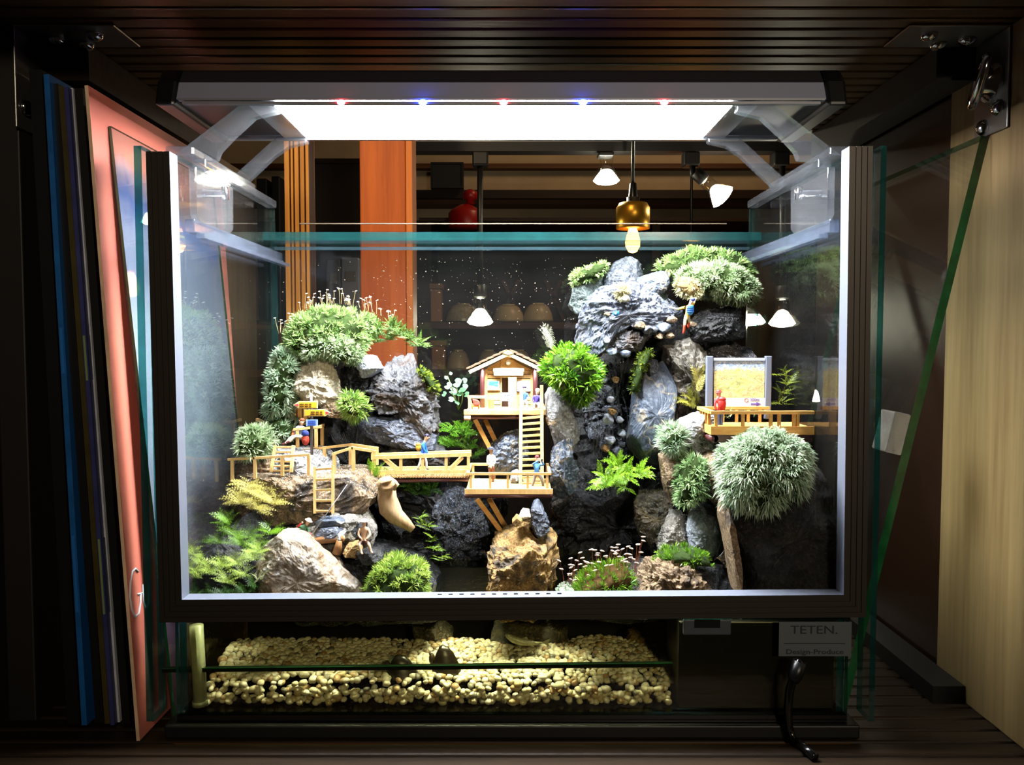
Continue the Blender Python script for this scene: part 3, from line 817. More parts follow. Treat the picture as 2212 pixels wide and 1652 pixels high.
m.mi = [1, 1, 0, 0, 1, 1]
build('clear_sheet', m, [clear, edge_green], t)
q = P(1958, 940, 0.520); hh = 0.0135
m = MB().prism([q + d * hh, q - d * hh, q - d * hh - n * 2.0, q + d * hh - n * 2.0], (0, 0.02, 0))
build('handle', m, hazy('handle_acrylic', (0.9, 0.86, 0.8, 1), 0.16, (0.8, 0.75, 0.68, 1)), t, bevel=0.001)

# ================================================================== label, filter box and cable at the lower right
t = thing('filter_box', (0.155, 0.53, BASE), 'black filter box inside the tank behind the maker label', 'filter')
xa = XX(1466, 1430, 0.4905)
build('casing', MB().box((xa, 0.4915, BASE + 0.0006), (TX - 0.0008, 0.53, ZZ(1342, 0.4915))), black_plastic, t, bevel=0.001)
build('clip', bpx(MB(), 1476, 1338, 1580, 1372, 0.4890, 0.4914), plain('grey_clip', (70, 74, 84), 0.5), t, bevel=0.0008)
build('clip_notch', bpx(MB(), 1500, 1338, 1556, 1356, 0.4886, 0.4892), black_plastic, t)
t = thing('maker_label', P(1761, 1417, 0.4838), 'pale sticker with the maker name on the tank front', 'label')
build('sticker', bpx(MB(), 1682, 1343, 1840, 1417, 0.4834, 0.4839), plain('dim_grey_paper', (84, 92, 96), 0.6), t)
ink = plain('dark_ink', (26, 30, 34), 0.6)
def text(name, s, px, py, Y, hpx, mat, parent, rot=None, wide=1.0):
    c = bpy.data.curves.new(name, 'FONT'); c.body = s; c.size = hpx / F * Y * 1.38; c.extrude = 0.00008
    c.align_x = 'CENTER'; c.align_y = 'CENTER'
    o = bpy.data.objects.new(name, c); COL.objects.link(o); c.materials.append(mat)
    dg = bpy.context.evaluated_depsgraph_get(); me = bpy.data.meshes.new_from_object(o.evaluated_get(dg)); bpy.data.objects.remove(o)
    if not me.materials: me.materials.append(mat)
    o = bpy.data.objects.new(name, me); COL.objects.link(o)
    o.parent = parent; o.location = P(px, py, Y) - wloc(parent); o.rotation_euler = rot or (PI / 2, 0, 0); o.scale = (wide, 1, 1)
    return o
text('lettering', 'TETEN.', 1759, 1361, 0.4832, 19, ink, t, None, 1.25)
text('lettering', 'Design-Produce', 1760, 1408, 0.4832, 11, ink, t, None, 1.3)
build('rule', bpx(MB(), 1694, 1389, 1826, 1390.5, 0.4831, 0.4834), ink, t)
t = thing('power_cable', P(1720, 1650, 0.47), 'black cable hanging in a bow in front of the filter box', 'cable')
pts = [P(x, y, 0.4745) for x, y in ((1728,1425),(1716,1455),(1706,1490),(1702,1530),(1704,1570),(1716,1612))] + [Vector((XX(1728, 1640, 0.47), 0.47, FLOOR + 0.003)), Vector((XX(1750, 1650, 0.462), 0.455, FLOOR + 0.003))]
build('lead', MB().tube(pts, 0.0026, 10), plain('glossy_black_lead', (10, 9, 9), 0.18, 0, 0.6), t, True)
build('plug_sleeve', MB().lathe([(0.0042, 0), (0.0042, 0.010), (0.0030, 0.013)], P(1728, 1428, 0.4745), 12, (-0.3, 0, -1)), black_plastic, t, True)
t = thing('air_tube', P(430, 1520, 0.495), 'milky plastic tube standing upright at the corner of the gravel', 'tube')
p0, p1 = P(433, 1522, 0.4945), P(424, 1350, 0.4945)
build('tube_wall', MB().tube([p0, p1], 0.0042, 14), plain('milky_plastic', (150, 156, 128), 0.3, 0, 0.5, 0.2, 200), t, True)
build('end_collar', MB().tube([p0, p0 + (p1 - p0) * 0.06], 0.0050, 14), plain('milky_collar', (126, 132, 104), 0.4), t, True)
# ================================================================== rocks, moss and plants
def shape(outline, Y, tf, tb, nth=64, nph=28, ex=0.7):
    """closed body with the given pixel outline at distance Y, bulging tf towards the viewer and tb away"""
    poly = [P(x, y, Y) for x, y in outline]
    xs = np.array([p.x for p in poly]); zs = np.array([p.z for p in poly])
    a = xs * np.roll(zs, -1) - np.roll(xs, -1) * zs; A = a.sum() / 2
    cx = ((xs + np.roll(xs, -1)) * a).sum() / (6 * A); cz = ((zs + np.roll(zs, -1)) * a).sum() / (6 * A)
    size = math.sqrt(abs(A))
    th = np.arange(nth) * 2 * PI / nth
    R = np.zeros(nth)
    for i, t in enumerate(th):
        dx, dz = math.cos(t), math.sin(t); best = 0.3 * size
        for j in range(len(xs)):
            k = (j + 1) % len(xs)
            ex_, ez_ = xs[k] - xs[j], zs[k] - zs[j]
            den = dx * ez_ - dz * ex_
            if abs(den) < 1e-12: continue
            u = ((xs[j] - cx) * ez_ - (zs[j] - cz) * ex_) / den
            w = ((xs[j] - cx) * dz - (zs[j] - cz) * dx) / den
            if u > 0 and -1e-6 <= w <= 1 + 1e-6: best = max(best, u) if best != 0.3 * size else u
        R[i] = best
    V = []
    for j in range(1, nph):
        ph = -PI / 2 + PI * j / nph
        c = math.cos(ph) ** ex; s = math.sin(ph); s = math.copysign(abs(s) ** ex, s) if abs(s) > 0 else 0
        y = s * (tb if s > 0 else tf)
        V.append(np.stack([cx + np.cos(th) * R * c, np.full(nth, Y + y), cz + np.sin(th) * R * c], 1))
    V = np.concatenate(V); n0 = len(V)
    V = np.vstack([V, [[cx, Y - tf, cz]], [[cx, Y + tb, cz]]])
    F_ = []
    for j in range(nph - 2):
        for i in range(nth):
            F_.append((j*nth+i, (j+1)*nth+i, (j+1)*nth+(i+1)%nth, j*nth+(i+1)%nth))
    for i in range(nth):
        F_.append((n0, i, (i+1)%nth)); b = (nph-2)*nth
        F_.append((n0+1, b+(i+1)%nth, b+i))
    return V, F_, np.array([cx, Y, cz]), size

def rough_up(V, C, size, seed, amp, cuts, crag, flat_top=None, fine=1.0):
    rnd = random.Random(seed)
    for k in range(cuts):
        n = np.array([rnd.uniform(-1, 1), rnd.uniform(-1.3, 0.3), rnd.uniform(-0.6, 1.1)]); n /= np.linalg.norm(n)
        h = (V - C) @ n; mx = h.max() * rnd.uniform(0.66, 0.94)
        V -= np.outer(np.maximum(h - mx, 0) * 0.92, n)
    off = Vector((rnd.uniform(-9, 9), rnd.uniform(-9, 9), rnd.uniform(-9, 9)))
    f1 = 2.2 / size
    D = V - C; L = np.linalg.norm(D, axis=1, keepdims=True) + 1e-9; D = D / L
    out = np.zeros(len(V))
    for i, v in enumerate(V):
        p = Vector(v) * f1 + off
        a = noise.fractal(p, 1.0, 2.1, 3)
        b = noise.ridged_multi_fractal(p * 2.3, 0.9, 2.1, 4, 1.0, 2.0) - 1.2
        d = noise.voronoi(p * 2.0)[0]
        c = (d[1] - d[0]) - 0.3
        q = p * 1.6; q.z *= 2.4
        st = abs(noise.noise(q)) + 0.5 * abs(noise.noise(q * 2.2))
        out[i] = a * 0.5 + b * 0.34 * crag + c * 0.6 * crag - st * 0.7 * crag + noise.noise(p * 11) * 0.22 * fine + noise.noise(p * 23) * 0.10 * fine
    V = V + D * (out * amp * size)[:, None]
    if flat_top is not None:
        hi = V[:, 2] > flat_top
        V[hi, 2] = flat_top + (V[hi, 2] - flat_top) * 0.06
    return V

ROCKS = {}
def rock(label, outline, Y, tf, tb, mat, seed, amp=0.07, cuts=5, crag=1.0, res=(110, 46), ex=0.62, flat=None, name='rock', smooth=False, group=None):
    V, F_, C, size = shape(outline, Y, tf, tb, res[0], res[1], ex)
    ft = None if flat is None else ZZ(flat, Y - tf * 0.4)
    V = rough_up(V, C, size, seed, amp * 1.45, cuts + 3, crag, ft)
    m = MB(); m.v = [tuple(v) for v in V]; m.f = F_; m.mi = [0] * len(F_)
    o = build(name, m, mat, None, smooth)
    tag(o, label, 'rock', group)
    ROCKS[label] = (V, F_)
    return o

blue_rock = rockmat('wet_blue_grey_stone', (16, 20, 28), (62, 72, 90), (168, 178, 198), 75, 0.30, 0.7, None, 0.8)
craggy = rockmat('craggy_dark_stone', (20, 22, 28), (82, 86, 96), (206, 202, 192), 110, 0.28, 0.8, None, 1.0, (64, 48, 34))
dark_rock = rockmat('black_wet_stone', (4, 5, 6), (13, 15, 18), (40, 44, 50), 70, 0.3, 0.5, None, 0.8)  # near-black partly stands in for shade under the overhangs
slab_rock = rockmat('veined_slate', (38, 46, 58), (78, 90, 108), (128, 138, 148), 60, 0.35, 0.5, (150, 140, 116), 0.5)
cream_rock = rockmat('cream_limestone', (184, 168, 132), (230, 220, 192), (250, 247, 236), 90, 0.6, 0.3, None, 0.8)
yellow_rock = rockmat('ochre_stone', (84, 62, 34), (172, 136, 78), (226, 200, 144), 100, 0.55, 0.35, None, 1.0, (74, 66, 56))
boulder_rock = rockmat('banded_boulder', (92, 76, 54), (158, 148, 132), (206, 208, 216), 34, 0.5, 0.35, None, 0.6, (128, 96, 60))
white_rock = rockmat('pale_blue_stone', (112, 120, 130), (176, 186, 198), (222, 228, 234), 60, 0.5, 0.3, None, 0.5)
brown_rock = rockmat('brown_stone', (66, 52, 38), (136, 114, 86), (190, 170, 140), 85, 0.5, 0.35, None, 0.9, (52, 46, 40))
grey_rock = rockmat('light_grey_stone', (96, 98, 100), (160, 162, 164), (214, 214, 210), 80, 0.45, 0.4, None, 0.7)
green_rock = rockmat('greenish_grey_stone', (46, 56, 56), (96, 110, 110), (140, 152, 148), 80, 0.5, 0.4, None, 0.6)
sand = rockmat('fine_white_grit', (96, 92, 84), (176, 172, 162), (240, 238, 230), 500, 0.6, 0.4, None, 1.0)
olive_rock = rockmat('olive_wet_stone', (20, 20, 12), (66, 58, 34), (130, 112, 66), 80, 0.25, 0.7, None, 0.8)

# --- far hill base and the dark ground behind everything
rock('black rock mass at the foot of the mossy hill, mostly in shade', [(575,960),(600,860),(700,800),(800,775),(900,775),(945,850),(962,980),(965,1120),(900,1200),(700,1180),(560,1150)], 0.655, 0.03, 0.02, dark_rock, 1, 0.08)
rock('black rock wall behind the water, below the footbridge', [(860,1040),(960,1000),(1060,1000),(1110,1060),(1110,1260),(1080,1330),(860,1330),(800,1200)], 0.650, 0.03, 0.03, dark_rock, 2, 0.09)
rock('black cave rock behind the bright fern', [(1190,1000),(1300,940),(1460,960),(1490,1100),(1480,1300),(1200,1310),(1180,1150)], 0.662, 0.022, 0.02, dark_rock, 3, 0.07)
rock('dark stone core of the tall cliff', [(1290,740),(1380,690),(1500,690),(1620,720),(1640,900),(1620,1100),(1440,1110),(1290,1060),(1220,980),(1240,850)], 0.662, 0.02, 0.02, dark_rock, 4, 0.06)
# --- mossy hill
rock('cream limestone block set in the mossy hill', [(645,800),(655,768),(690,757),(731,760),(736,800),(730,838),(742,868),(712,884),(676,872),(640,846)], 0.612, 0.022, 0.02, cream_rock, 10, 0.06, 6)
rock('small angular grey block beside the cream limestone', [(769,782),(790,764),(818,768),(829,795),(808,816),(782,817)], 0.625, 0.015, 0.015, white_rock, 11, 0.04, 7)
rock('craggy sparkling blue grey rock at the hill top', [(785,866),(795,815),(830,785),(862,764),(893,762),(905,800),(930,815),(948,860),(955,925),(940,960),(900,935),(862,905),(820,890)], 0.636, 0.030, 0.02, craggy, 12, 0.075, 3, 1.4, (120, 48))
rock('long wet slab sloping below the craggy rock', [(766,912),(800,894),(840,888),(890,906),(935,922),(956,945),(945,972),(890,972),(830,958),(776,935)], 0.626, 0.022, 0.03, blue_rock, 13, 0.05, 5, 0.9, (100, 36))
rock('mottled brown and grey rock behind the footbridge walker', [(800,962),(860,950),(930,945),(968,975),(970,1015),(880,1022),(815,1010)], 0.632, 0.016, 0.03, craggy, 14, 0.07, 3, 1.3)
rock('grey stone wedged under the bright moss tuft', [(700,868),(745,865),(765,888),(752,905),(715,900),(690,888)], 0.604, 0.014, 0.02, brown_rock, 15, 0.06, 4)
rock('dark wet stone in the gap between cream and craggy rocks', [(730,790),(775,775),(800,815),(795,870),(745,872),(728,840)], 0.632, 0.014, 0.02, dark_rock, 16, 0.09, 3, 1.3)
rock('grey stone mound carrying the upper lookout', [(588,962),(640,958),(702,962),(726,1000),(735,1035),(690,1050),(590,1050),(575,1005)], 0.592, 0.020, 0.03, grey_rock, 17, 0.05, 3, 0.9, flat=962)
rock('rounded stone under the round moss tuft', [(505,980),(540,962),(596,978),(604,1030),(560,1045),(500,1042)], 0.592, 0.018, 0.03, brown_rock, 18, 0.06)
rock('terrace ledge with pale grit and a dark overhanging face', [(487,1040),(520,1020),(600,1012),(700,1015),(780,1005),(822,1020),(826,1060),(800,1100),(740,1122),(620,1125),(500,1110),(480,1075)], 0.580, 0.030, 0.05, brown_rock, 19, 0.05, 2, 1.0, (110, 40), flat=1026)
rock('pale grit bank below the lower ladder', [(640,1110),(720,1100),(790,1110),(812,1150),(800,1190),(700,1195),(630,1180)], 0.560, 0.016, 0.04, sand, 20, 0.06, 2, 1.0)
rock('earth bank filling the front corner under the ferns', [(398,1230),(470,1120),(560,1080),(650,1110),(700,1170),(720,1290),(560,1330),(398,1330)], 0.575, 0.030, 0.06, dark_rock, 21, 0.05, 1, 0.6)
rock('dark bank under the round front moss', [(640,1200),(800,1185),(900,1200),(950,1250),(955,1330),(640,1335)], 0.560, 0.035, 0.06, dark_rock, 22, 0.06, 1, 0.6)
rock('big banded grey and brown boulder at the front', [(558,1292),(572,1252),(558,1216),(574,1176),(600,1150),(640,1152),(700,1180),(760,1218),(792,1252),(786,1275),(765,1296),(650,1306)], 0.522, 0.026, 0.035, boulder_rock, 23, 0.035, 5, 0.6, (120, 48))
# stones around the seated man
for (lab, o, Y, mt, sd) in [
    ('flat slate lying topmost on the grit bank', [(680,1128),(695,1116),(735,1115),(748,1124),(735,1134),(690,1136)], 0.548, slab_rock, 30),
    ('thick blue slate lying below the flat one', [(676,1152),(685,1138),(730,1135),(742,1148),(735,1160),(690,1163)], 0.542, blue_rock, 31),
    ('round amber pebble beside the seated man', [(742,1190),(752,1172),(774,1170),(782,1188),(772,1206),(750,1204)], 0.535, yellow_rock, 32),
    ('small round grey pebble above the amber one', [(722,1152),(735,1143),(746,1150),(742,1162),(726,1162)], 0.541, grey_rock, 33),
    ('small dark pebble behind the amber one', [(742,1160),(756,1150),(770,1160),(766,1172),(748,1172)], 0.543, olive_rock, 34),
    ('dark flat seat stone under the man in shorts', [(764,1195),(790,1184),(822,1186),(834,1200),(810,1218),(775,1216)], 0.530, dark_rock, 35),
    ('dark stone leaning behind the man in shorts', [(756,1145),(775,1120),(792,1130),(796,1170),(775,1182),(758,1172)], 0.552, dark_rock, 36)]:
    rock(lab, o, Y, 0.010, 0.012, mt, sd, 0.05, 4, 0.7, (40, 18), name='stone')
# --- middle
rock('grey rock standing under the cabin', [(1050,1000),(1060,962),(1088,936),(1118,928),(1140,945),(1146,1005),(1100,1022),(1060,1020)], 0.615, 0.020, 0.03, slab_rock, 40, 0.06, 4, 1.0)
rock('small grey rock lying on the deck', [(1100,1040),(1105,1018),(1118,1014),(1130,1030),(1128,1046)], 0.588, 0.008, 0.010, grey_rock, 41, 0.05, 4, 0.8, (40, 18))
rock('ochre boulder standing in the pool', [(1046,1290),(1050,1235),(1050,1190),(1062,1152),(1100,1136),(1130,1122),(1150,1130),(1185,1128),(1206,1160),(1213,1205),(1206,1260),(1200,1330),(1080,1330)], 0.552, 0.034, 0.035, yellow_rock, 42, 0.06, 3, 1.2, (120, 48))
rock('pointed blue grey stone on top of the ochre boulder', [(1146,1100),(1152,1082),(1162,1077),(1172,1086),(1180,1112),(1198,1142),(1165,1160),(1146,1145)], 0.552, 0.012, 0.014, blue_rock, 43, 0.06, 4, 1.0, (60, 26))
rock('pale pebble resting on the ochre boulder', [(1119,1110),(1130,1100),(1144,1102),(1147,1114),(1128,1120)], 0.548, 0.008, 0.01, cream_rock, 44, 0.04, 3, 0.6, (40, 18), name='stone')
rock('yellow pebble resting on the ochre boulder', [(1105,1124),(1115,1112),(1128,1118),(1130,1130),(1110,1138)], 0.546, 0.008, 0.01, yellow_rock, 45, 0.04, 3, 0.6, (40, 18), name='stone')
rock('wet dark rock with running water below the deck', [(930,1080),(985,1050),(1040,1070),(1060,1130),(1040,1220),(985,1250),(940,1200)], 0.632, 0.016, 0.02, rockmat('wet_dark_blue', (6, 8, 12), (22, 28, 38), (110, 124, 146), 90, 0.2, 0.8, None, 0.9), 46, 0.06, 3, 1.1)
# --- cliff
rock('rounded dark blue summit stone of the cliff', [(1296,640),(1308,592),(1330,562),(1355,552),(1380,566),(1398,600),(1392,640),(1350,664)], 0.642, 0.022, 0.02, rockmat('summit_stone', (14, 18, 22), (40, 48, 58), (98, 106, 116), 80, 0.3, 0.6, None, 0.8), 50, 0.05, 4, 0.8)
rock('dark slate cap beside the summit stone', [(1360,640),(1375,598),(1425,582),(1446,594),(1440,632),(1400,654)], 0.628, 0.020, 0.02, slab_rock, 51, 0.05, 6, 0.7)
rock('long bright wet blue grey cliff face', [(1236,762),(1244,700),(1262,655),(1296,620),(1350,612),(1425,612),(1472,642),(1488,694),(1450,728),(1400,724),(1350,712),(1305,735),(1262,785)], 0.618, 0.036, 0.03, blue_rock, 52, 0.055, 3, 1.2, (130, 52))
rock('greenish slab at the back edge of the cliff', [(1228,660),(1236,622),(1278,602),(1312,598),(1296,650),(1248,684)], 0.652, 0.014, 0.02, green_rock, 53, 0.05, 5)
rock('angular black blue rock under the pale moss cap', [(1480,700),(1520,668),(1585,656),(1612,690),(1600,730),(1540,742),(1490,740)], 0.630, 0.026, 0.03, dark_rock, 54, 0.06, 5, 1.1)
rock('weathered grey rock at the outer end of the cliff', [(1512,770),(1535,735),(1585,712),(1618,735),(1634,790),(1632,860),(1560,880),(1500,850)], 0.636, 0.020, 0.02, craggy, 55, 0.05, 4, 1.0)
rock('pale streaked rock column behind the map board', [(1430,745),(1480,728),(1530,748),(1540,820),(1528,900),(1490,930),(1450,910),(1436,840)], 0.628, 0.022, 0.02, rockmat('streaked_column', (46, 46, 44), (112, 108, 98), (196, 190, 176), 70, 0.3, 0.7, None, 0.9, None, (1, 1, 0.35)), 56, 0.06, 3, 1.2, (100, 40))
rock('tall flat veined slate standing beside the waterfall', [(1352,965),(1360,905),(1366,850),(1392,800),(1440,772),(1462,830),(1456,900),(1444,965),(1420,1005),(1378,992)], 0.600, 0.016, 0.02, slab_rock, 57, 0.03, 5, 0.4, (90, 34))
rock('dark ledge stone under the hanging moss strand', [(1376,800),(1390,772),(1418,776),(1424,800),(1400,815)], 0.598, 0.012, 0.02, dark_rock, 58, 0.05, 4, 0.8, (48, 22))
rock('wet black channel rock of the waterfall', [(1270,780),(1320,745),(1372,760),(1380,860),(1360,1000),(1300,1010),(1262,930),(1250,850)], 0.640, 0.014, 0.02, blue_rock if False else rockmat('wet_channel_stone', (8, 10, 14), (34, 42, 54), (150, 160, 176), 95, 0.16, 0.9, None, 1.0), 59, 0.07, 2, 1.4, (110, 44))
rock('overhanging dark lip rock at mid cliff', [(1290,760),(1318,722),(1368,706),(1402,722),(1396,752),(1340,770)], 0.606, 0.018, 0.03, craggy, 60, 0.08, 3, 1.3)
rock('upright grey rock under the bright moss bush', [(1176,850),(1192,818),(1222,850),(1246,905),(1252,950),(1232,978),(1198,965),(1180,905)], 0.602, 0.016, 0.02, grey_rock, 61, 0.05, 5, 0.8)
rock('tall narrow dark grey rock beside the deck', [(1186,1060),(1190,985),(1200,940),(1222,930),(1238,945),(1238,985),(1254,1020),(1244,1062),(1214,1080)], 0.590, 0.016, 0.02, slab_rock, 62, 0.05, 5, 0.9)
rock('dark rock under the tall narrow one', [(1190,1085),(1230,1060),(1262,1080),(1258,1130),(1220,1150),(1196,1130)], 0.612, 0.014, 0.02, dark_rock, 63, 0.06)
# pebbles of the waterfall
for i, (x, y, r, mt) in enumerate([(1313,905,13,'w'),(1338,906,8,'w'),(1322,888,9,'y'),(1318,950,11,'w'),(1334,976,14,'g'),(1345,936,9,'w'),(1308,968,9,'y'),(1310,838,11,'g'),(1318,862,9,'w'),(1304,820,9,'g'),(1330,820,8,'y'),(1344,958,8,'g')]):
    o = [(x + r * math.cos(a) * (1 + 0.25 * math.sin(3 * a + i)), y + r * 0.95 * math.sin(a)) for a in [2 * PI * k / 9 for k in range(9)]]
    rock('smooth wet pebble stuck in the waterfall channel', o, 0.612, 0.006, 0.008, {'w': white_rock, 'y': yellow_rock, 'g': blue_rock}[mt], 300 + i, 0.03, 1, 0.3, (28, 14), name='pebble', smooth=True, group='waterfall pebbles')
for i, (x, y, r, mt) in enumerate([(1383,702,11,'y'),(1400,712,12,'g'),(1412,712,9,'g'),(1434,708,15,'w'),(1398,708,6,'c'),(1424,726,9,'y'),(1446,724,10,'y'),(1452,690,10,'y'),(1310,735,9,'g'),(1322,760,11,'w'),(1352,764,11,'w'),(1312,678,6,'y'),(1350,645,10,'c'),(1496,700,8,'y')]):
    o = [(x + r * math.cos(a) * (1 + 0.2 * math.sin(3 * a + i)), y + r * 0.8 * math.sin(a)) for a in [2 * PI * k / 9 for k in range(9)]]
    rock('small wet rounded pebble glued to the cliff face', o, 0.586, 0.006, 0.010, {'w': slab_rock, 'y': brown_rock, 'g': blue_rock, 'c': cream_rock}[mt], 340 + i, 0.03, 1, 0.3, (28, 14), name='pebble', smooth=True, group='cliff face pebbles')
t = thing('waterfall', P(1310, 1000, 0.60), 'thin clear streams of water running down the cliff channel', 'water')
t['kind'] = 'stuff'
R_ = random.Random(21)
wet = plain('running_water', (150, 168, 190), 0.04, 0, 1.0)
wetm = hazy('clear_stream', (0.93, 0.95, 0.97, 1), 0.05, (0.8, 0.86, 0.95, 1), 0.02)
for i in range(9):
    x = 1282 + i * 9 + R_.uniform(-4, 4); pts = []
    for j in range(12):
        y = 765 + 235 * j / 11; pts.append(P(x + 6 * math.sin(j * 0.9 + i) + R_.uniform(-2, 2), y, 0.617 - 0.0006 * (i % 3)))
    build('stream', MB().tube(pts, [R_.uniform(0.8, 2.4) * 0.617 / F for _ in pts], 6), wetm, t, True)
# --- front of the cliff
rock('light grey rock under the lookout corner', [(1470,935),(1480,905),(1510,890),(1560,900),(1570,950),(1530,985),(1490,975)], 0.566, 0.018, 0.03, grey_rock, 70, 0.05, 4, 0.9)
rock('buff narrow stone below the small pale moss', [(1424,972),(1450,972),(1470,988),(1476,1030),(1464,1075),(1450,1092),(1434,1050)], 0.568, 0.014, 0.02, cream_rock if False else brown_rock, 71, 0.05, 5, 0.7)
rock('brown upright stone at the corner of the dark boulder', [(1510,1010),(1526,972),(1556,958),(1574,985),(1566,1040),(1580,1090),(1560,1108),(1530,1075)], 0.548, 0.018, 0.02, brown_rock, 72, 0.05, 5, 0.8)
rock('huge dark boulder at the tank corner, shade put into its colour', [(1548,1085),(1572,1000),(1640,955),(1720,955),(1768,1000),(1792,1110),(1812,1290),(1812,1320),(1602,1320),(1592,1200),(1572,1130)], 0.526, 0.030, 0.05, rockmat('shaded_brown_boulder', (8, 7, 6), (18, 16, 13), (56, 48, 38), 70, 0.55, 0.3, None, 0.8), 73, 0.03, 2, 0.8, (120, 48), 0.42)  # front shade is put into the near-black colours
rock('lit edge of the dark boulder, added as a thin brown sliver', [(1552,1085),(1570,1078),(1582,1120),(1596,1200),(1608,1300),(1592,1302),(1580,1215),(1566,1140)], 0.506, 0.010, 0.02, brown_rock, 79, 0.05, 3, 0.9, (80, 20))  # separate paler sliver stands for the boulder's lit edge
rock('pale blue faceted stone beside the dark boulder', [(1486,1140),(1496,1100),(1512,1078),(1546,1090),(1564,1150),(1566,1200),(1520,1215),(1492,1190)], 0.555, 0.014, 0.02, white_rock, 74, 0.04, 7, 0.5)
rock('grit covered stone at the waterfall foot', [(1420,1180),(1432,1130),(1452,1105),(1482,1110),(1496,1170),(1500,1230),(1440,1240)], 0.572, 0.018, 0.03, sand, 75, 0.07, 3, 1.2)
rock('olive wet stone in the cave mouth', [(1370,1090),(1385,1058),(1432,1052),(1450,1090),(1446,1160),(1400,1180),(1376,1150)], 0.602, 0.016, 0.02, olive_rock, 76, 0.05, 4)
rock('brown grey stone with rough underside at the front sill', [(1350,1292),(1368,1242),(1394,1214),(1440,1204),(1482,1210),(1516,1240),(1542,1272),(1540,1300),(1440,1306)], 0.518, 0.020, 0.03, brown_rock, 77, 0.07, 3, 1.4, (100, 40))
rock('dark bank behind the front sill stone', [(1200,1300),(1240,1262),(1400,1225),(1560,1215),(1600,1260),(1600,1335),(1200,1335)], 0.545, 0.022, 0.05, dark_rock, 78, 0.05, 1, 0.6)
# --- under water
rock('pale mottled stone standing under water behind the fish', [(1050,1345),(1225,1345),(1230,1400),(1215,1435),(1120,1440),(1072,1420)], 0.560, 0.012, 0.02, olive_rock, 80, 0.04, 3, 0.7)
rock('yellowish stone under water at the far gravel edge', [(1340,1400),(1360,1370),(1400,1362),(1430,1345),(1452,1380),(1440,1420),(1360,1425)], 0.566, 0.014, 0.02, yellow_rock, 81, 0.05, 3, 0.8)
rock('brown stone under water below the pool bank', [(890,1345),(960,1342),(985,1370),(960,1400),(900,1395)], 0.570, 0.014, 0.02, olive_rock, 82, 0.05, 3, 0.8)

# ------------------------------------------------------------------ moss
def blades(Q, N, count, length, width, spread, rnd, droop=0.0, tuft=10):
    """leaf blades in star-shaped tufts on the points Q with normals N"""
    nt = len(Q); k = tuft
    base = np.repeat(Q, k, 0); nn = np.repeat(N, k, 0)
    tt = np.repeat(rnd.uniform(0.72, 1.2, nt), k)
    r = rnd.normal(size=(nt * k, 3)); r /= np.linalg.norm(r, axis=1, keepdims=True)
    d = nn + r * spread; d[:, 2] += 0.25; d /= np.linalg.norm(d, axis=1, keepdims=True)
    L = length * rnd.uniform(0.6, 1.15, nt * k) * tt
    s = np.cross(d, rnd.normal(size=d.shape)); s /= np.linalg.norm(s, axis=1, keepdims=True)
    w = (width * rnd.uniform(0.7, 1.2, nt * k))[:, None] * 0.5
    base = base + r * length * 0.15
    mid = base + d * (L * 0.55)[:, None]
    d2 = d + np.array([0, 0, -droop]) + nn * -0.1; tipv = mid + d2 * (L * 0.5)[:, None]
    n = nt * k
    V = np.empty((n, 5, 3)); V[:, 0] = base - s * w * 0.6; V[:, 1] = base + s * w * 0.6; V[:, 2] = mid + s * w; V[:, 3] = mid - s * w; V[:, 4] = tipv
    tint = np.clip(np.repeat(rnd.uniform(0.1, 0.75, nt), k) + rnd.uniform(-0.25, 0.25, n), 0, 1)
    return V.reshape(-1, 3), np.repeat(tint, 5), n

def blade_mesh(name, V, tint, n):
    i = np.arange(n)[:, None] * 5
    f = np.concatenate([i + 0, i + 1, i + 2, i + 3, i + 3, i + 2, i + 4], 1).ravel()
    lt = np.tile([4, 3], n)
    return npmesh(name, V, f, lt, tint)

def surface_points(V, F_, count, rnd, facing=0.35):
    tri = []
    for f in F_:
        tri.append((f[0], f[1], f[2]))
        if len(f) == 4: tri.append((f[0], f[2], f[3]))
    T = np.array(tri); a, b, c = V[T[:, 0]], V[T[:, 1]], V[T[:, 2]]
    n = np.cross(b - a, c - a); A = np.linalg.norm(n, axis=1); n = n / (A[:, None] + 1e-12)
    cen = V.mean(0); flip = ((a + b + c) / 3 - cen)
    s = np.sign((n * flip).sum(1)); n *= s[:, None]
    A = A * (n[:, 1] < facing)
    idx = rnd.choice(len(T), count, p=A / A.sum())
    u = rnd.uniform(size=(count, 2)); fl = u.sum(1) > 1; u[fl] = 1 - u[fl]
    p = a[idx] + (b[idx] - a[idx]) * u[:, :1] + (c[idx] - a[idx]) * u[:, 1:]
    return p, n[idx]

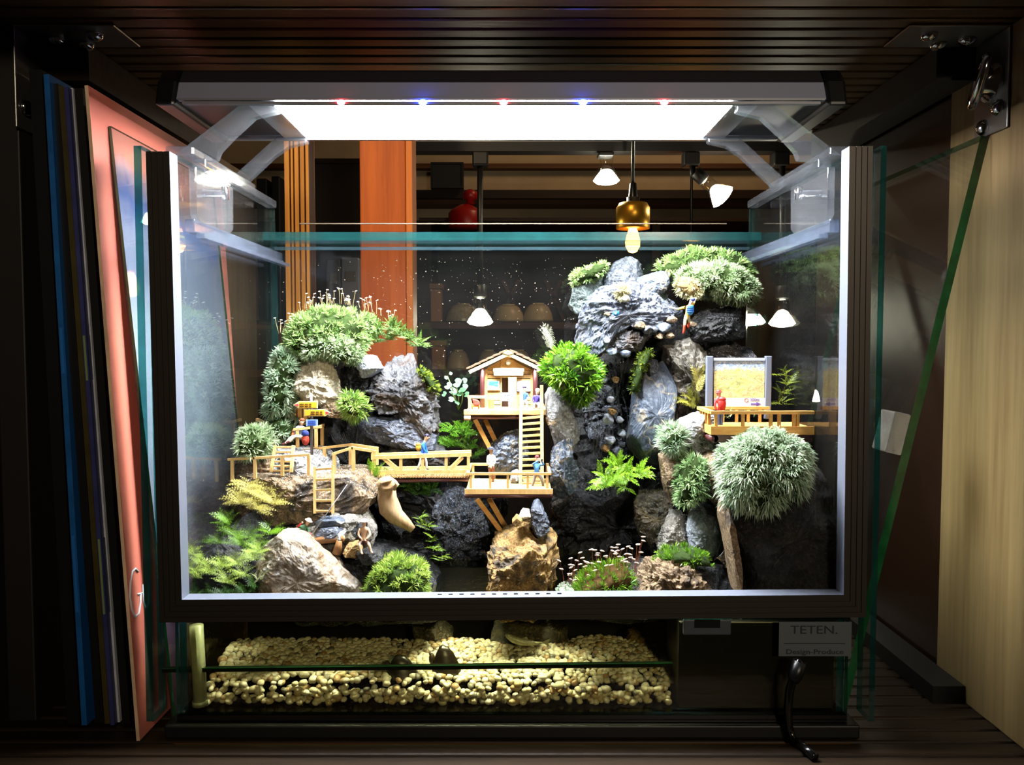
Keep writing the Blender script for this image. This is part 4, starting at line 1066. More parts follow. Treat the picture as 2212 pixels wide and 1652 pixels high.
def moss(label, outline, Y, tf, tb, mat, seed, dens=0.022, length=14, width=2.6, spread=0.8, tuft=10, droop=0.2, base=(38, 52, 22), amp=0.05, name='moss_cushion', shrink=0.84, clump=26):
    cx = sum(p[0] for p in outline) / len(outline); cy = sum(p[1] for p in outline) / len(outline)
    o2 = [(cx + (x - cx) * shrink, cy + (y - cy) * shrink) for x, y in outline]
    V, F_, C, size = shape(o2, Y, tf * shrink, tb, 48, 22, 0.75)
    V = rough_up(V, C, size, seed, amp * 2.6, 0, 0.5, None, 0.6)
    t = thing(name, (C[0], Y, V[:, 2].min()), label, 'moss')
    m = MB(); m.v = [tuple(v) for v in V]; m.f = F_; m.mi = [0] * len(F_)
    build('moss_mat', m, plain('moss_base_%d_%d_%d' % base, base, 0.9, 0, 0.1, 0.4, 400), t, True)  # default dark green stands in for shade in gaps between tufts
    rnd = np.random.default_rng(seed)
    xs = [p[0] for p in outline]; ys = [p[1] for p in outline]
    area = 0.5 * abs(sum(outline[i][0] * outline[(i+1) % len(outline)][1] - outline[(i+1) % len(outline)][0] * outline[i][1] for i in range(len(outline))))
    nt = max(40, int(area * dens * 1.6))
    Q, N = surface_points(V, F_, nt, rnd)
    u = Y / F
    fq = 1.0 / (clump * u); off = Vector((seed * 0.37, seed * 0.11, 0))
    val = np.array([noise.noise(Vector(q) * fq + off) + 0.5 * noise.noise(Vector(q) * fq * 2.3 + off) for q in Q])
    keep = val > -0.22
    Q, N, val = Q[keep], N[keep], val[keep]; nt = len(Q)
    Q = Q + N * (np.clip(val, -0.3, 0.6) * length * 0.55 * u)[:, None]
    BV, tint, n = blades(Q, N, nt, length * u, width * u, spread, rnd, droop, tuft)
    BV = BV - np.array(t.location)
    BV[:, 2] = np.maximum(BV[:, 2], BV[:, 2].min())
    o = link('leaf_blades', blade_mesh('leaf_blades', BV, tint, n), mat, t, Vector((0, 0, 0)))
    tag(o, kind='stuff')
    return t, V, F_

pale_moss = leafmat('pale_sage_moss', (122, 152, 104), (206, 222, 180), (216, 206, 166), 0.5, 0.4)
soft_moss = leafmat('soft_green_moss', (98, 136, 70), (180, 206, 132), (200, 190, 130), 0.5, 0.4)
blue_moss = leafmat('blue_green_moss', (112, 146, 116), (206, 224, 190), (222, 226, 200), 0.5, 0.4)
bright_moss = leafmat('bright_green_moss', (52, 104, 20), (134, 178, 52), (176, 196, 90), 0.35)
lime_moss = leafmat('lime_green_moss', (90, 136, 48), (180, 206, 110), (214, 218, 150), 0.4)
dark_moss = leafmat('dark_green_moss', (34, 66, 20), (84, 118, 44), (128, 118, 60))
straw_moss = leafmat('straw_tipped_moss', (150, 150, 104), (214, 206, 166), (226, 206, 164))

moss('big soft moss dome crowning the mossy hill', [(606,775),(612,720),(640,676),(690,656),(750,658),(800,676),(822,698),(812,735),(796,760),(786,780),(740,778),(690,765),(650,780)], 0.628, 0.040, 0.03, soft_moss, 401, 0.030, 14, 2.4, 0.85, 12)
moss('pale moss hummock in front of the dome', [(644,780),(650,735),(690,715),(745,720),(785,745),(790,775),(760,790),(735,775),(690,765)], 0.606, 0.020, 0.02, pale_moss, 402, 0.030, 13, 2.4, 0.9, 12)
moss('pale moss curtain running down the side of the hill', [(574,900),(578,830),(592,770),(612,742),(648,750),(648,800),(638,850),(630,890),(600,915)], 0.610, 0.022, 0.02, blue_moss, 403, 0.030, 16, 2.8, 0.85, 12)
moss('loose sage moss below the moss curtain', [(560,935),(575,905),(615,895),(645,915),(640,945),(600,955)], 0.606, 0.014, 0.02, blue_moss, 404, 0.026, 13, 1.9, 0.9, 10)
moss('round sage moss tuft beside the upper ladder', [(514,960),(522,928),(550,914),(580,926),(592,955),(580,985),(545,992),(518,984)], 0.575, 0.020, 0.02, pale_moss, 405, 0.028, 15, 2.2, 0.9, 11)
moss('small lime moss tuft under the craggy rock', [(736,862),(750,842),(772,846),(782,868),(792,892),(770,902),(750,895)], 0.588, 0.014, 0.015, lime_moss, 406, 0.030, 17, 2.4, 0.9, 12)
moss('round bright moss ball at the front sill', [(768,1296),(790,1255),(804,1218),(845,1199),(898,1206),(930,1236),(940,1276),(928,1300),(850,1306)], 0.518, 0.022, 0.03, lime_moss if False else leafmat('fresh_ball_moss', (96, 134, 44), (190, 212, 104), (210, 216, 136), 0.4, 0.4), 407, 0.022, 15, 2.4, 0.95, 11)
moss('bright leafy moss bush on the cliff flank', [(1166,790),(1180,760),(1215,738),(1258,738),(1284,760),(1306,805),(1290,845),(1268,880),(1238,868),(1205,838),(1178,815)], 0.588, 0.026, 0.02, leafmat('leafy_moss', (44, 96, 16), (128, 176, 48), (170, 200, 80), 0.3), 408, 0.018, 17, 3.4, 0.95, 10)
moss('dark green moss bank along the top of the cliff', [(1396,590),(1420,560),(1480,538),(1550,536),(1600,548),(1636,585),(1640,615),(1560,600),(1460,590)], 0.652, 0.022, 0.02, dark_moss if False else soft_moss, 409, 0.030, 13, 2.4, 0.8, 12)
moss('pale sage moss cap hanging over the cliff top', [(1440,600),(1470,572),(1540,562),(1600,578),(1640,615),(1648,640),(1630,662),(1580,655),(1520,640),(1470,628)], 0.622, 0.026, 0.02, pale_moss, 410, 0.032, 13, 2.4, 0.85, 12)
moss('straw coloured moss patch at the lip of the moss cap', [(1446,612),(1468,596),(1500,606),(1520,630),(1500,648),(1468,636)], 0.604, 0.010, 0.01, straw_moss, 411, 0.030, 10, 1.8, 0.9, 10, base=(120, 104, 70))
moss('flat moss cushion on the back ledge of the cliff', [(1222,612),(1240,588),(1285,570),(1320,564),(1312,590),(1280,606),(1240,616)], 0.646, 0.016, 0.015, soft_moss, 412, 0.034, 9, 1.6, 0.7, 11)
moss('tiny straw moss tuft on the wet cliff face', [(1326,632),(1340,612),(1356,616),(1358,634),(1342,648)], 0.588, 0.008, 0.01, straw_moss, 413, 0.05, 9, 1.8, 0.9, 10, base=(120, 110, 80))
moss('moss strand hanging down the middle of the cliff', [(1360,850),(1368,800),(1382,762),(1402,742),(1412,752),(1402,775),(1388,800),(1376,850),(1366,860)], 0.590, 0.010, 0.01, leafmat('yellowing_moss', (60, 84, 18), (120, 134, 40), (168, 130, 40)), 414, 0.04, 9, 1.8, 0.7, 9)
moss('small spiky pale moss beside the lookout rock', [(1424,960),(1434,926),(1456,912),(1476,925),(1480,955),(1462,975),(1438,976)], 0.556, 0.014, 0.015, blue_moss, 415, 0.026, 18, 2.2, 0.95, 11)
moss('tall pale green moss wall between buff and brown stones', [(1456,1080),(1458,1030),(1468,985),(1500,968),(1520,985),(1532,1040),(1526,1075),(1500,1092),(1470,1098)], 0.548, 0.018, 0.02, lime_moss if False else leafmat('sage_lime_moss', (100, 140, 84), (178, 206, 150), (206, 216, 170), 0.4), 416, 0.026, 14, 2.3, 0.9, 11)
moss('large shaggy blue green moss draped over the dark boulder', [(1548,1060),(1556,990),(1590,945),(1650,922),(1705,922),(1745,955),(1752,1010),(1735,1060),(1690,1080),(1650,1110),(1600,1095),(1565,1090)], 0.512, 0.024, 0.03, leafmat('shaggy_blue_moss', (120, 150, 116), (216, 230, 200), (222, 228, 206), 0.45, 0.4), 417, 0.024, 22, 3.0, 0.75, 11, 0.75, clump=34)
moss('low green moss on the front sill stone', [(1400,1222),(1412,1196),(1450,1186),(1500,1186),(1540,1204),(1548,1222),(1500,1216),(1450,1208)], 0.522, 0.014, 0.02, bright_moss, 418, 0.036, 13, 1.8, 0.7, 10)
moss('grassy green moss carrying brown spore stalks', [(1222,1296),(1240,1262),(1275,1238),(1320,1222),(1365,1222),(1378,1250),(1360,1280),(1340,1300)], 0.515, 0.018, 0.03, bright_moss, 419, 0.030, 16, 1.8, 0.65, 10, base=(60, 44, 20))
moss('pale grey lichen at the pool edge', [(1198,1294),(1206,1272),(1225,1264),(1244,1275),(1246,1294)], 0.508, 0.010, 0.012, leafmat('grey_lichen', (150, 172, 150), (206, 218, 196)), 420, 0.06, 6, 2.2, 0.9, 10, base=(120, 136, 112))
moss('yellow green moss edging the craggy rock', [(902,790),(915,795),(940,825),(950,850),(940,852),(920,825)], 0.622, 0.010, 0.012, leafmat('edge_moss', (74, 104, 20), (140, 158, 50)), 421, 0.05, 9, 1.8, 0.8, 10)

def sprouts(label, spots, group, stalk, head, rnd_seed, hmin, hmax, cap=2.2, name='spore_stalk'):
    rnd = random.Random(rnd_seed)
    for (x, y, Y) in spots:
        h = rnd.uniform(hmin, hmax); lean = rnd.uniform(-0.28, 0.28); u = Y / F
        b = P(x, y, Y); top = b + Vector((lean * h * u, rnd.uniform(-0.002, 0.002), h * u))
        t = thing(name, b, label, 'spore stalk', group)
        mid = (b + top) / 2 + Vector((rnd.uniform(-1, 1) * u, 0, 0))
        build('stalk', MB().tube([b, mid, top], 0.4 * u, 4, False), stalk, t, True)
        d = Vector((math.copysign(1.6, lean), 0, rnd.uniform(-0.6, 0.9))).normalized()
        m = MB().tube([top - d * cap * u, top, top + d * cap * 1.6 * u, top + d * cap * 2.6 * u], [0.5 * u, cap * 0.75 * u, cap * 0.6 * u, 0.2 * u], 6)
        build('capsule', m, head, t, True)
stalk_m = plain('rust_brown_stalk', (128, 62, 28), 0.6); cap_m = plain('pale_capsule', (226, 202, 188), 0.4)
R_ = random.Random(5)
sp = []
for i in range(70):
    x = R_.uniform(1218, 1376); sp.append((x, 1278 - (x - 1218) * 0.28 + R_.uniform(-6, 12), 0.508 + R_.uniform(0, 0.02)))
sprouts('rust stalk with a pale capsule rising from the grassy moss', sp, 'spore stalks at the pool', stalk_m, cap_m, 6, 22, 78, 3.0)
sp = []
for i in range(56):
    x = R_.uniform(602, 850); yy = 690 - 34 * math.sin(max(0, min(1, (x - 602) / 240)) * PI) + (30 if x < 640 else 0)
    sp.append((x, yy, 0.622 + R_.uniform(0, 0.012)))
sprouts('fine stalk with a white capsule above the moss dome', sp, 'spore stalks on the moss dome', plain('thin_tan_stalk', (150, 130, 90), 0.6), plain('white_capsule', (236, 232, 220), 0.4), 7, 8, 34, 1.7)

# ------------------------------------------------------------------ loose white grit
ico = bmesh.new(); bmesh.ops.create_icosphere(ico, subdivisions=1, radius=1.0)
IV = np.array([v.co[:] for v in ico.verts]); IF = np.array([[w.index for w in f.verts] for f in ico.faces]); ico.free()
grit_mat = leafmat('white_grit_grain', (150, 144, 132), (250, 248, 242), None, 0.4, 0.0)
def grit(label, on, count, seed, up=0.45, px=1.9, box=None):
    rnd = np.random.default_rng(seed); V, F_ = ROCKS[on]
    Q, N = surface_points(V, F_, count * 6, rnd, 0.6)
    k = N[:, 2] > up
    Q = Q[k][:count]; n = len(Q); s = rnd.uniform(0.5, 1.5, n) * px * 0.58 / F / 2
    VV = (IV[None] * (s[:, None, None] * rnd.uniform(0.7, 1.2, (n, 1, 3)))) + Q[:, None, :]
    FF = IF[None] + (np.arange(n) * len(IV))[:, None, None]
    me = npmesh('loose_grit', VV.reshape(-1, 3), FF.ravel(), [3] * (n * len(IF)), np.repeat(rnd.uniform(0, 1, n), len(IV)))
    me.materials.append(grit_mat); o = bpy.data.objects.new('loose_grit', me); COL.objects.link(o)
    tag(o, label, 'grit', kind='stuff')
grit('white grit strewn over the terrace ledge', 'terrace ledge with pale grit and a dark overhanging face', 1500, 1)
grit('white grit strewn over the lookout mound', 'grey stone mound carrying the upper lookout', 700, 2)
grit('pale grit around the flat slates', 'pale grit bank below the lower ladder', 900, 3, 0.1)
grit('glittering grit on the stone at the waterfall foot', 'grit covered stone at the waterfall foot', 900, 4, -0.3)
grit('glittering grit on the long cliff face', 'long bright wet blue grey cliff face', 900, 5, 0.0, 1.5)
grit('grit on the weathered end of the cliff', 'weathered grey rock at the outer end of the cliff', 700, 6, 0.0, 1.5)

# ------------------------------------------------------------------ fern fronds and other leaves
def frond_mesh(name, pairs, rnd, leaf_w=0.05, leaf_l=0.2, arch=0.35, double=False, taper=True):
    """one arching frond of unit length: a midrib with leaflets on both sides"""
    V = []; f = []; lt = []; tint = []
    def quad(*q):
        o = len(V); V.extend(q); f.extend(range(o, o + len(q))); lt.append(len(q)); 
        tv = min(1, max(0, base_t + rnd.uniform(-.2, .2))); tint.extend([tv] * len(q))
    base_t = rnd.uniform(0.25, 0.65)
    def axis(s): return Vector((s * 0.92, 0, arch * (s - s * s * 0.9) * 1.6))
    n = 8
    for i in range(n):
        a, b = axis(i / n), axis((i + 1) / n); w = 0.010 * (1 - 0.7 * i / n)
        quad(a + Vector((0, -w, 0)), b + Vector((0, -w, 0)), b + Vector((0, w, 0)), a + Vector((0, w, 0)))
    for i in range(pairs):
        s = 0.10 + 0.88 * i / pairs; p = axis(s)
        L = leaf_l * (math.sin(PI * min(1, 0.22 + s * 0.8)) if taper else 1) * rnd.uniform(0.8, 1.15)
        for sg in (-1, 1):
            d = Vector((0.62, sg, rnd.uniform(-0.25, 0.2))).normalized(); up = Vector((0, 0, 1)); sd = d.cross(up).normalized()
            if double:
                for j in range(4):
                    q = p + d * (L * (0.2 + 0.22 * j)); l2 = L * 0.36 * (1 - 0.16 * j)
                    for s2 in (-1, 1):
                        e = (d * 0.7 + sd * s2).normalized(); w2 = Vector((0, 0, 1)).cross(e) * leaf_w * 0.30
                        quad(q, q + e * l2 * 0.5 + w2, q + e * l2, q + e * l2 * 0.5 - w2)
                w = sd * leaf_w * 0.16
                quad(p - w, p + d * L + Vector((0, 0, -0.01)), p + w)
            else:
                w = sd * leaf_w; z = Vector((0, 0, rnd.uniform(-0.03, 0.03)))
                quad(p, p + d * L * 0.35 + w, p + d * L * 0.75 + w * 0.7 + z, p + d * L + z, p + d * L * 0.75 - w * 0.7 + z, p + d * L * 0.35 - w)
    return npmesh(name, np.array([tuple(v) for v in V]), f, lt, tint)

def fern(label, base_px, Y, fronds, mat, seed, kind='fern', size=(40, 70), up=0.5, fan=(0, PI), name='fern', cat='fern', depth=0.012):
    """fronds sprouting from points near base_px (list of pixels); fan = range of screen directions"""
    rnd = random.Random(seed)
    t = thing(name, P(base_px[0][0], base_px[0][1], Y), label, cat)
    pool = []
    for k in range(4):
        a = dict(fern=(13, 0.022, 0.22, 0.30, False), feather=(7, 0.022, 0.30, 0.25, True), moss=(9, 0.026, 0.13, 0.2, False), club=(11, 0.045, 0.11, 0.15, False), spray=(6, 0.020, 0.20, 0.25, True), wide=(10, 0.034, 0.26, 0.35, False))[kind]
        me = frond_mesh('frond', a[0], rnd, a[1], a[2], a[3], a[4]); me.materials.append(mat); pool.append(me)
    for i in range(fronds):
        bx, by = rnd.choice(base_px); jx, jy = rnd.uniform(-7, 7), rnd.uniform(-5, 5)
        p = P(bx + jx, by + jy, Y + rnd.uniform(-depth, depth))
        o = bpy.data.objects.new('frond', rnd.choice(pool)); COL.objects.link(o); o.parent = t
        o.location = p - t.location
        ang = rnd.uniform(*fan); s = rnd.uniform(*size) / F * Y
        d = Vector((math.cos(ang), rnd.uniform(-0.9, 0.15), math.sin(ang) * up + 0.15)).normalized()
        z = Vector((0, -0.55, 1)); yv = z.cross(d).normalized(); z = d.cross(yv)
        o.rotation_euler = Matrix((d, yv, z)).transposed().to_euler(); o.scale = (s, s, s)
    return t
fern_g = leafmat('fresh_fern_green', (60, 112, 16), (146, 190, 50), None, 0.3, 0.35)
fern_d = leafmat('deep_fern_green', (26, 66, 12), (70, 120, 30), None, 0.35, 0.3)
fern_y = leafmat('yellow_fern', (150, 144, 50), (226, 214, 124), None, 0.45, 0.35)
fern_l = leafmat('grassy_feather_green', (96, 140, 34), (196, 216, 104), (214, 214, 150), 0.4, 0.35)
fern('bright green fern growing in the cave mouth', [(1330,1035),(1305,1030),(1352,1028),(1380,1022),(1335,1010),(1310,1050),(1350,1050)], 0.578, 80, fern_g, 501, 'fern', (30, 54), 0.9, (-0.9, PI + 0.9))
fern('yellowish feathery fern hanging from the terrace', [(545,1062),(570,1075),(520,1085),(590,1085),(555,1095),(535,1050)], 0.536, 150, fern_y, 502, 'spray', (26, 50), 0.6, (-0.9, PI + 0.4))
fern('green feathery fern below the yellowish one', [(500,1150),(540,1160),(580,1150),(470,1170),(520,1175),(560,1180),(490,1130)], 0.526, 160, fern_g, 503, 'spray', (26, 46), 0.7, (-0.4, PI + 0.4))
fern('leafy front corner fern touching the frame', [(415,1195),(435,1215),(450,1235),(480,1225),(510,1215),(545,1205),(560,1190),(525,1240),(420,1240),(490,1255)], 0.510, 290, fern_l, 504, 'spray', (24, 44), 0.8, (-0.5, PI + 0.5))
fern('low dark fern in the front corner near the sill', [(420,1285),(450,1288),(480,1285),(505,1288),(530,1280),(555,1270)], 0.510, 90, fern_d, 505, 'spray', (24, 46), 0.8, (0, PI))
fern('small silvery sprig leaning on the banded boulder', [(560,1250),(552,1262)], 0.500, 12, leafmat('silver_sprig', (120, 130, 84), (196, 200, 150)), 506, 'moss', (22, 40), 0.8, (0.3, 2.6))
fern('dark leafy ferns on the bank under the cabin', [(975,930),(1000,940),(985,960),(1010,970),(965,965),(1020,985)], 0.640, 60, leafmat('bank_fern', (34, 84, 12), (104, 160, 36), None, 0.3, 0.3), 507, 'wide', (26, 50), 0.6, (-0.6, PI + 0.6))
fern('fern by the mossy bank beside the driftwood', [(845,1040),(880,1050),(905,1065),(930,1060)], 0.590, 40, fern_d, 508, 'wide', (26, 44), 0.6, (-0.8, PI + 0.5))
fern('leafy creeper hanging down to the pool behind the round moss', [(905,1120),(920,1140),(930,1165),(940,1185),(950,1205)], 0.575, 60, leafmat('creeper_green', (50, 92, 14), (136, 164, 44), None, 0.3, 0.3), 509, 'moss', (18, 32), 0.5, (-1.2, PI))
fern('green tuft at the bridge head', [(800,1020),(812,1030)], 0.560, 12, fern_g, 510, 'fern', (26, 42), 0.8, (0.2, 2.4))
fern('dark bushy club moss shrub on the hill shoulder', [(810,735),(840,730),(865,722),(885,735),(905,745),(820,715),(850,710)], 0.592, 260, leafmat('club_moss', (30, 54, 14), (92, 122, 46), (112, 92, 50)), 511, 'club', (20, 36), 0.8, (-0.7, PI + 0.3), name='club_moss', cat='shrub')
fern('small fern sprig beside the map board post', [(1508,830),(1505,850)], 0.600, 8, fern_y, 512, 'fern', (40, 56), 1.0, (1.0, 2.2))
fern('drooping brown green fern beside the map board', [(1500,880),(1490,870)], 0.592, 16, leafmat('olive_fern', (70, 84, 20), (150, 140, 50)), 513, 'fern', (26, 48), 0.6, (1.2, PI + 0.6))
fern('yellow green bush between map board and side pane', [(1690,850),(1700,830),(1695,810),(1685,870)], 0.585, 46, leafmat('olive_bush', (64, 84, 14), (140, 150, 46), None, 0.35), 514, 'moss', (22, 42), 0.8, (-0.6, PI + 0.4), name='leafy_bush', cat='bush')
fern('moss fringe on the lookout ground behind the railing', [(1570,900),(1600,895),(1630,897)], 0.572, 26, leafmat('fringe', (120, 130, 80), (196, 200, 150)), 515, 'moss', (12, 22), 0.9, (0, PI))
fern('thin bare twig of lichen beside the leafy moss bush', [(1196,755)], 0.615, 5, leafmat('lichen_twig', (130, 140, 110), (190, 196, 170)), 516, 'feather', (50, 78), 1.1, (1.3, 2.6), name='lichen_twig', cat='twig')
fern('brown heather twigs at the cabin ladder foot', [(1190,905),(1186,915)], 0.590, 8, leafmat('heather', (150, 110, 70), (206, 170, 120)), 517, 'feather', (16, 28), 0.8, (-0.5, 2.0), name='heather_sprig', cat='plant')
# round-leaved plant beside the cabin
t = thing('round_leaf_plant', P(990, 880, 0.63), 'blue green round leaved plant beside the cabin', 'plant')
leaf_b = leafmat('blue_green_leaf', (70, 130, 92), (120, 176, 130), None, 0.3, 0.3)
rnd = random.Random(77)
def round_leaf(r):
    V = [(0, 0, 0)]; n = 14
    for k in range(n + 1):
        a = -2.7 + 5.4 * k / n
        V.append((r * math.cos(a) * 1.0 + r * 0.35, r * math.sin(a), r * 0.16 * math.cos(3 * a)))
    f = []; lt = []
    for k in range(1, n + 1): f += [0, k, k + 1]; lt.append(3)
    return npmesh('leaf', np.array(V), f, lt, [0.4 + 0.3 * rnd.random()] * len(V))
lm = round_leaf(1.0); lm.materials.append(leaf_b)
for (x, y, r) in ((966,832,9),(985,826,11),(1000,836,10),(976,844,10),(992,848,10),(1006,852,7),(972,862,7),(984,868,8),(958,850,6),(962,815,5),(972,806,4),(1002,822,6)):
    o = bpy.data.objects.new('leaf', lm); COL.objects.link(o); o.parent = t
    o.location = P(x, y, 0.612 + rnd.uniform(0, 0.01)) - t.location
    s = r / F * 0.615; o.scale = (s, s, s); o.rotation_euler = (rnd.uniform(0.7, 1.3), rnd.uniform(-0.4, 0.4), rnd.uniform(-0.8, 0.8))
for (x, y) in ((985,830),(976,848),(1000,850),(966,812)):
    build('stem', MB().tube([P(990, 885, 0.63), P((x + 990) / 2 + 3, (y + 885) / 2, 0.622), P(x, y, 0.618)], 0.0005, 5), plain('leaf_stem', (90, 120, 60), 0.5), t, True)
# driftwood
t = thing('driftwood', P(850, 1145, 0.552), 'pale curved driftwood stump with a hollow top', 'driftwood')
drift = wood('bleached_driftwood', (196, 166, 126), (132, 100, 66), 'Z', 120, 0.25, 0.7, 0.2)
u = 0.552 / F
pts = [(836,1052),(836,1075),(842,1098),(856,1116),(876,1130),(892,1144)]; rad = [19, 21, 24, 19, 13, 8]
build('trunk', MB().tube([P(x, y, 0.552) for x, y in pts], [r * u for r in rad], 16), drift, t, True)
m = MB().tube([P(836, 1052, 0.552), P(834, 1042, 0.549), P(834, 1039, 0.549), P(835, 1046, 0.549)], [19 * u, 20 * u, 15 * u, 4 * u], 16, False); build('hollow_rim', m, drift, t, True)
build('broken_lip', MB().tube([P(850, 1056, 0.546), P(858, 1046, 0.545), P(852, 1036, 0.546)], [6 * u, 5 * u, 2 * u], 8), drift, t, True)
# timber edging by the angler
t = thing('edging_log', P(700, 1180, 0.536), 'short brown log edging the grit bank', 'log')
build('log', MB().tube([P(664, 1172, 0.536), P(700, 1166, 0.535), P(742, 1163, 0.536)], [0.0022, 0.0026, 0.0022], 10), wood('brown_bark', (140, 100, 60), (84, 56, 30), 'X', 200, 0.2), t, True)
build('log_end', MB().tube([P(742, 1163, 0.536), P(744, 1163, 0.536)], 0.0019, 10), wood('cut_end', (206, 170, 120), (170, 130, 84), 'Y', 200, 1), t, True)
build('stub', MB().tube([P(728, 1195, 0.534), P(733, 1168, 0.533)], [0.0034, 0.0018], 8), MATS['brown_bark'], t, True)

# ------------------------------------------------------------------ gravel
grav = NT('gravel_stone'); b_ = grav.n('ShaderNodeBsdfPrincipled'); grav.l(b_.outputs[0], grav.out.inputs[0])
oi = grav.n('ShaderNodeObjectInfo'); at = grav.n('ShaderNodeAttribute'); at.attribute_name = 'tint'
val = grav.math('FRACT', grav.math('ADD', oi.outputs['Random'], at.outputs['Fac']))
c_ = grav.ramp(val, [(0.0, lin((232, 224, 200))), (0.35, lin((214, 202, 164))), (0.6, lin((236, 230, 214))), (0.78, lin((196, 172, 118))), (0.88, lin((168, 120, 60))), (0.95, lin((88, 82, 70))), (1.0, lin((46, 46, 44)))])
tcn = grav.n('ShaderNodeTexCoord'); nz = grav.noise(tcn.outputs['Object'], 500, 4)
grav.l(grav.mixc(0.25, c_, grav.ramp(nz, [(0.35, lin((120, 108, 80))), (0.65, lin((240, 236, 220)))])), b_.inputs['Base Color'])
b_.inputs['Roughness'].default_value = 0.35
gravel_mat = grav.m
rnd = random.Random(9)
def pebble_np(seed):
    r = random.Random(seed); bm = bmesh.new(); bmesh.ops.create_icosphere(bm, subdivisions=2, radius=1.0)
    o = Vector((r.uniform(-9, 9), r.uniform(-9, 9), 0)); sx, sy, sz = r.uniform(.85, 1.15), r.uniform(.8, 1.1), r.uniform(.62, .85)
    for v in bm.verts:
        v.co *= 1 + 0.32 * noise.noise(v.co * 1.1 + o); v.co.x *= sx; v.co.y *= sy; v.co.z *= sz
    V = np.array([v.co[:] for v in bm.verts]); Fc = np.array([[w.index for w in f.verts] for f in bm.faces]); bm.free()
    return V, Fc
PEB = [pebble_np(s) for s in range(8)]
peb_me = []
for V, Fc in PEB:
    me = npmesh('gravel_pebble', V, Fc.ravel(), [3] * len(Fc), [0.0] * len(V)); me.materials.append(gravel_mat)
    me.polygons.foreach_set('use_smooth', [True] * len(me.polygons)); peb_me.append(me)
spots = []
gz = BASE + 0.0022
X0g, X1g = XX(446, 1500, 0.497), XX(1448, 1500, 0.497)
yy = 0.4975
while yy < 0.562:
    xx = X0g
    while xx < X1g + (yy - 0.4975) * 0.3:
        h = 0.0105 + 0.0055 * max(0, min(1, (yy - 0.4975) / 0.05)) + 0.004 * noise.noise(Vector((xx * 25, yy * 25, 0)))
        lay = h if yy > 0.505 else rnd.choice((h, h, h * 0.5, h * 0.1))
        spots.append((xx + rnd.uniform(-.0012, .0012), yy + rnd.uniform(-.0010, .0010), gz + max(0, lay)))
        xx += rnd.uniform(0.0030, 0.0046)
    yy += 0.0033
extra = []
for i in range(260): extra.append((rnd.uniform(X0g, X1g), 0.4975 + rnd.uniform(-.0008, .0012), gz + rnd.uniform(0, 0.009)))
spots = extra + spots
spots.sort(key=lambda p: p[1])
bigs = spots[:300]; rest = spots[300:]
for i, p in enumerate(bigs):
    o = bpy.data.objects.new('gravel_pebble', peb_me[i % 8]); COL.objects.link(o)
    o.location = p; s = rnd.uniform(0.0019, 0.0030); o.scale = (s, s, s); o.rotation_euler = (rnd.uniform(-.5, .5), rnd.uniform(-.5, .5), rnd.uniform(0, 6.3))
    tag(o, 'small pale pebble among the gravel along the front glass', 'pebble', 'gravel along the front glass')
VV = []; FF = []; TT = []; off = 0
for i, p in enumerate(rest):
    V, Fc = PEB[i % 8]; s = rnd.uniform(0.0019, 0.0031)
    M = np.array(Matrix.Rotation(rnd.uniform(0, 6.3), 3, 'Z') @ Matrix.Rotation(rnd.uniform(-.6, .6), 3, 'X'))
    VV.append(V @ M.T * s + np.array(p)); FF.append(Fc + off); off += len(V); TT.append(np.full(len(V), rnd.random()))
VV = np.concatenate(VV); FF = np.concatenate(FF); TT = np.concatenate(TT)
me = npmesh('gravel_bed', VV, FF.ravel(), [3] * len(FF), TT); me.materials.append(gravel_mat)
me.polygons.foreach_set('use_smooth', [True] * len(me.polygons))
o = bpy.data.objects.new('gravel_bed', me); COL.objects.link(o)
tag(o, 'bed of pale yellow gravel covering the tank bottom', 'gravel', kind='stuff')

# mussel shells and fish under water
def shell(label, x0, y0, x1, y1, Y, seed):
    a, b = P(x0, y1, Y), P(x1, y0, Y); c = (a + b) / 2; w = (b.x - a.x) / 2; h = b.z - a.z
    t = thing('mussel_shell', (c.x, Y, a.z), label, 'shell')
    m = MB(); n, k = 22, 10; vs = []
    for j in range(k + 1):
        r = j / k
        for i in range(n):
            an = 2 * PI * i / n
            sx = math.cos(an) * (1 + 0.25 * math.cos(an)); 
            z = h * (1 - r ** 2.2) + 0.02 * h * math.sin(r * 26)
            vs.append((c.x + sx * w * 0.82 * r, Y + math.sin(an) * w * 0.5 * r, a.z + max(0, z)))
    fs = [(j*n+i, j*n+(i+1)%n, (j+1)*n+(i+1)%n, (j+1)*n+i) for j in range(k) for i in range(n)]
    build('valve', m.add(vs, fs), plain('dark_brown_shell', (34, 26, 18), 0.3, 0, 0.6, 0.4, 200), t, True)
    build('hinge', MB().ball((c.x - w * 0.55, Y, a.z + h * 0.55), w * 0.16, w * 0.2, h * 0.2), plain('shell_hinge', (58, 44, 28), 0.4), t, True)
shell('low dark mussel shell lying on the gravel', 816, 1414, 906, 1462, 0.510, 1)
shell('tall dark mussel shell leaning on the gravel', 914, 1394, 999, 1458, 0.514, 2)
t = thing('small_fish', P(1135, 1392, 0.53), 'small slender greyish fish hovering over the gravel', 'fish')
fish = plain('fish_scales', (132, 128, 92), 0.3, 0, 0.6, 0.4, 500); u = 0.53 / F
pts = [(1092,1371),(1097,1374),(1108,1380),(1125,1386),(1145,1389),(1162,1389),(1172,1388)]; rad = [1.5, 5, 8, 8.5, 6.5, 3.5, 2.2]
build('fish_body', MB().tube([P(x, y, 0.53) for x, y in pts], [r * u for r in rad], 12), fish, t, True)
build('tail_fin', MB().prism([P(1171, 1387, 0.53), P(1188, 1380, 0.53), P(1184, 1389, 0.53), P(1187, 1397, 0.53)], (0, 0.0004, 0)), fish, t)
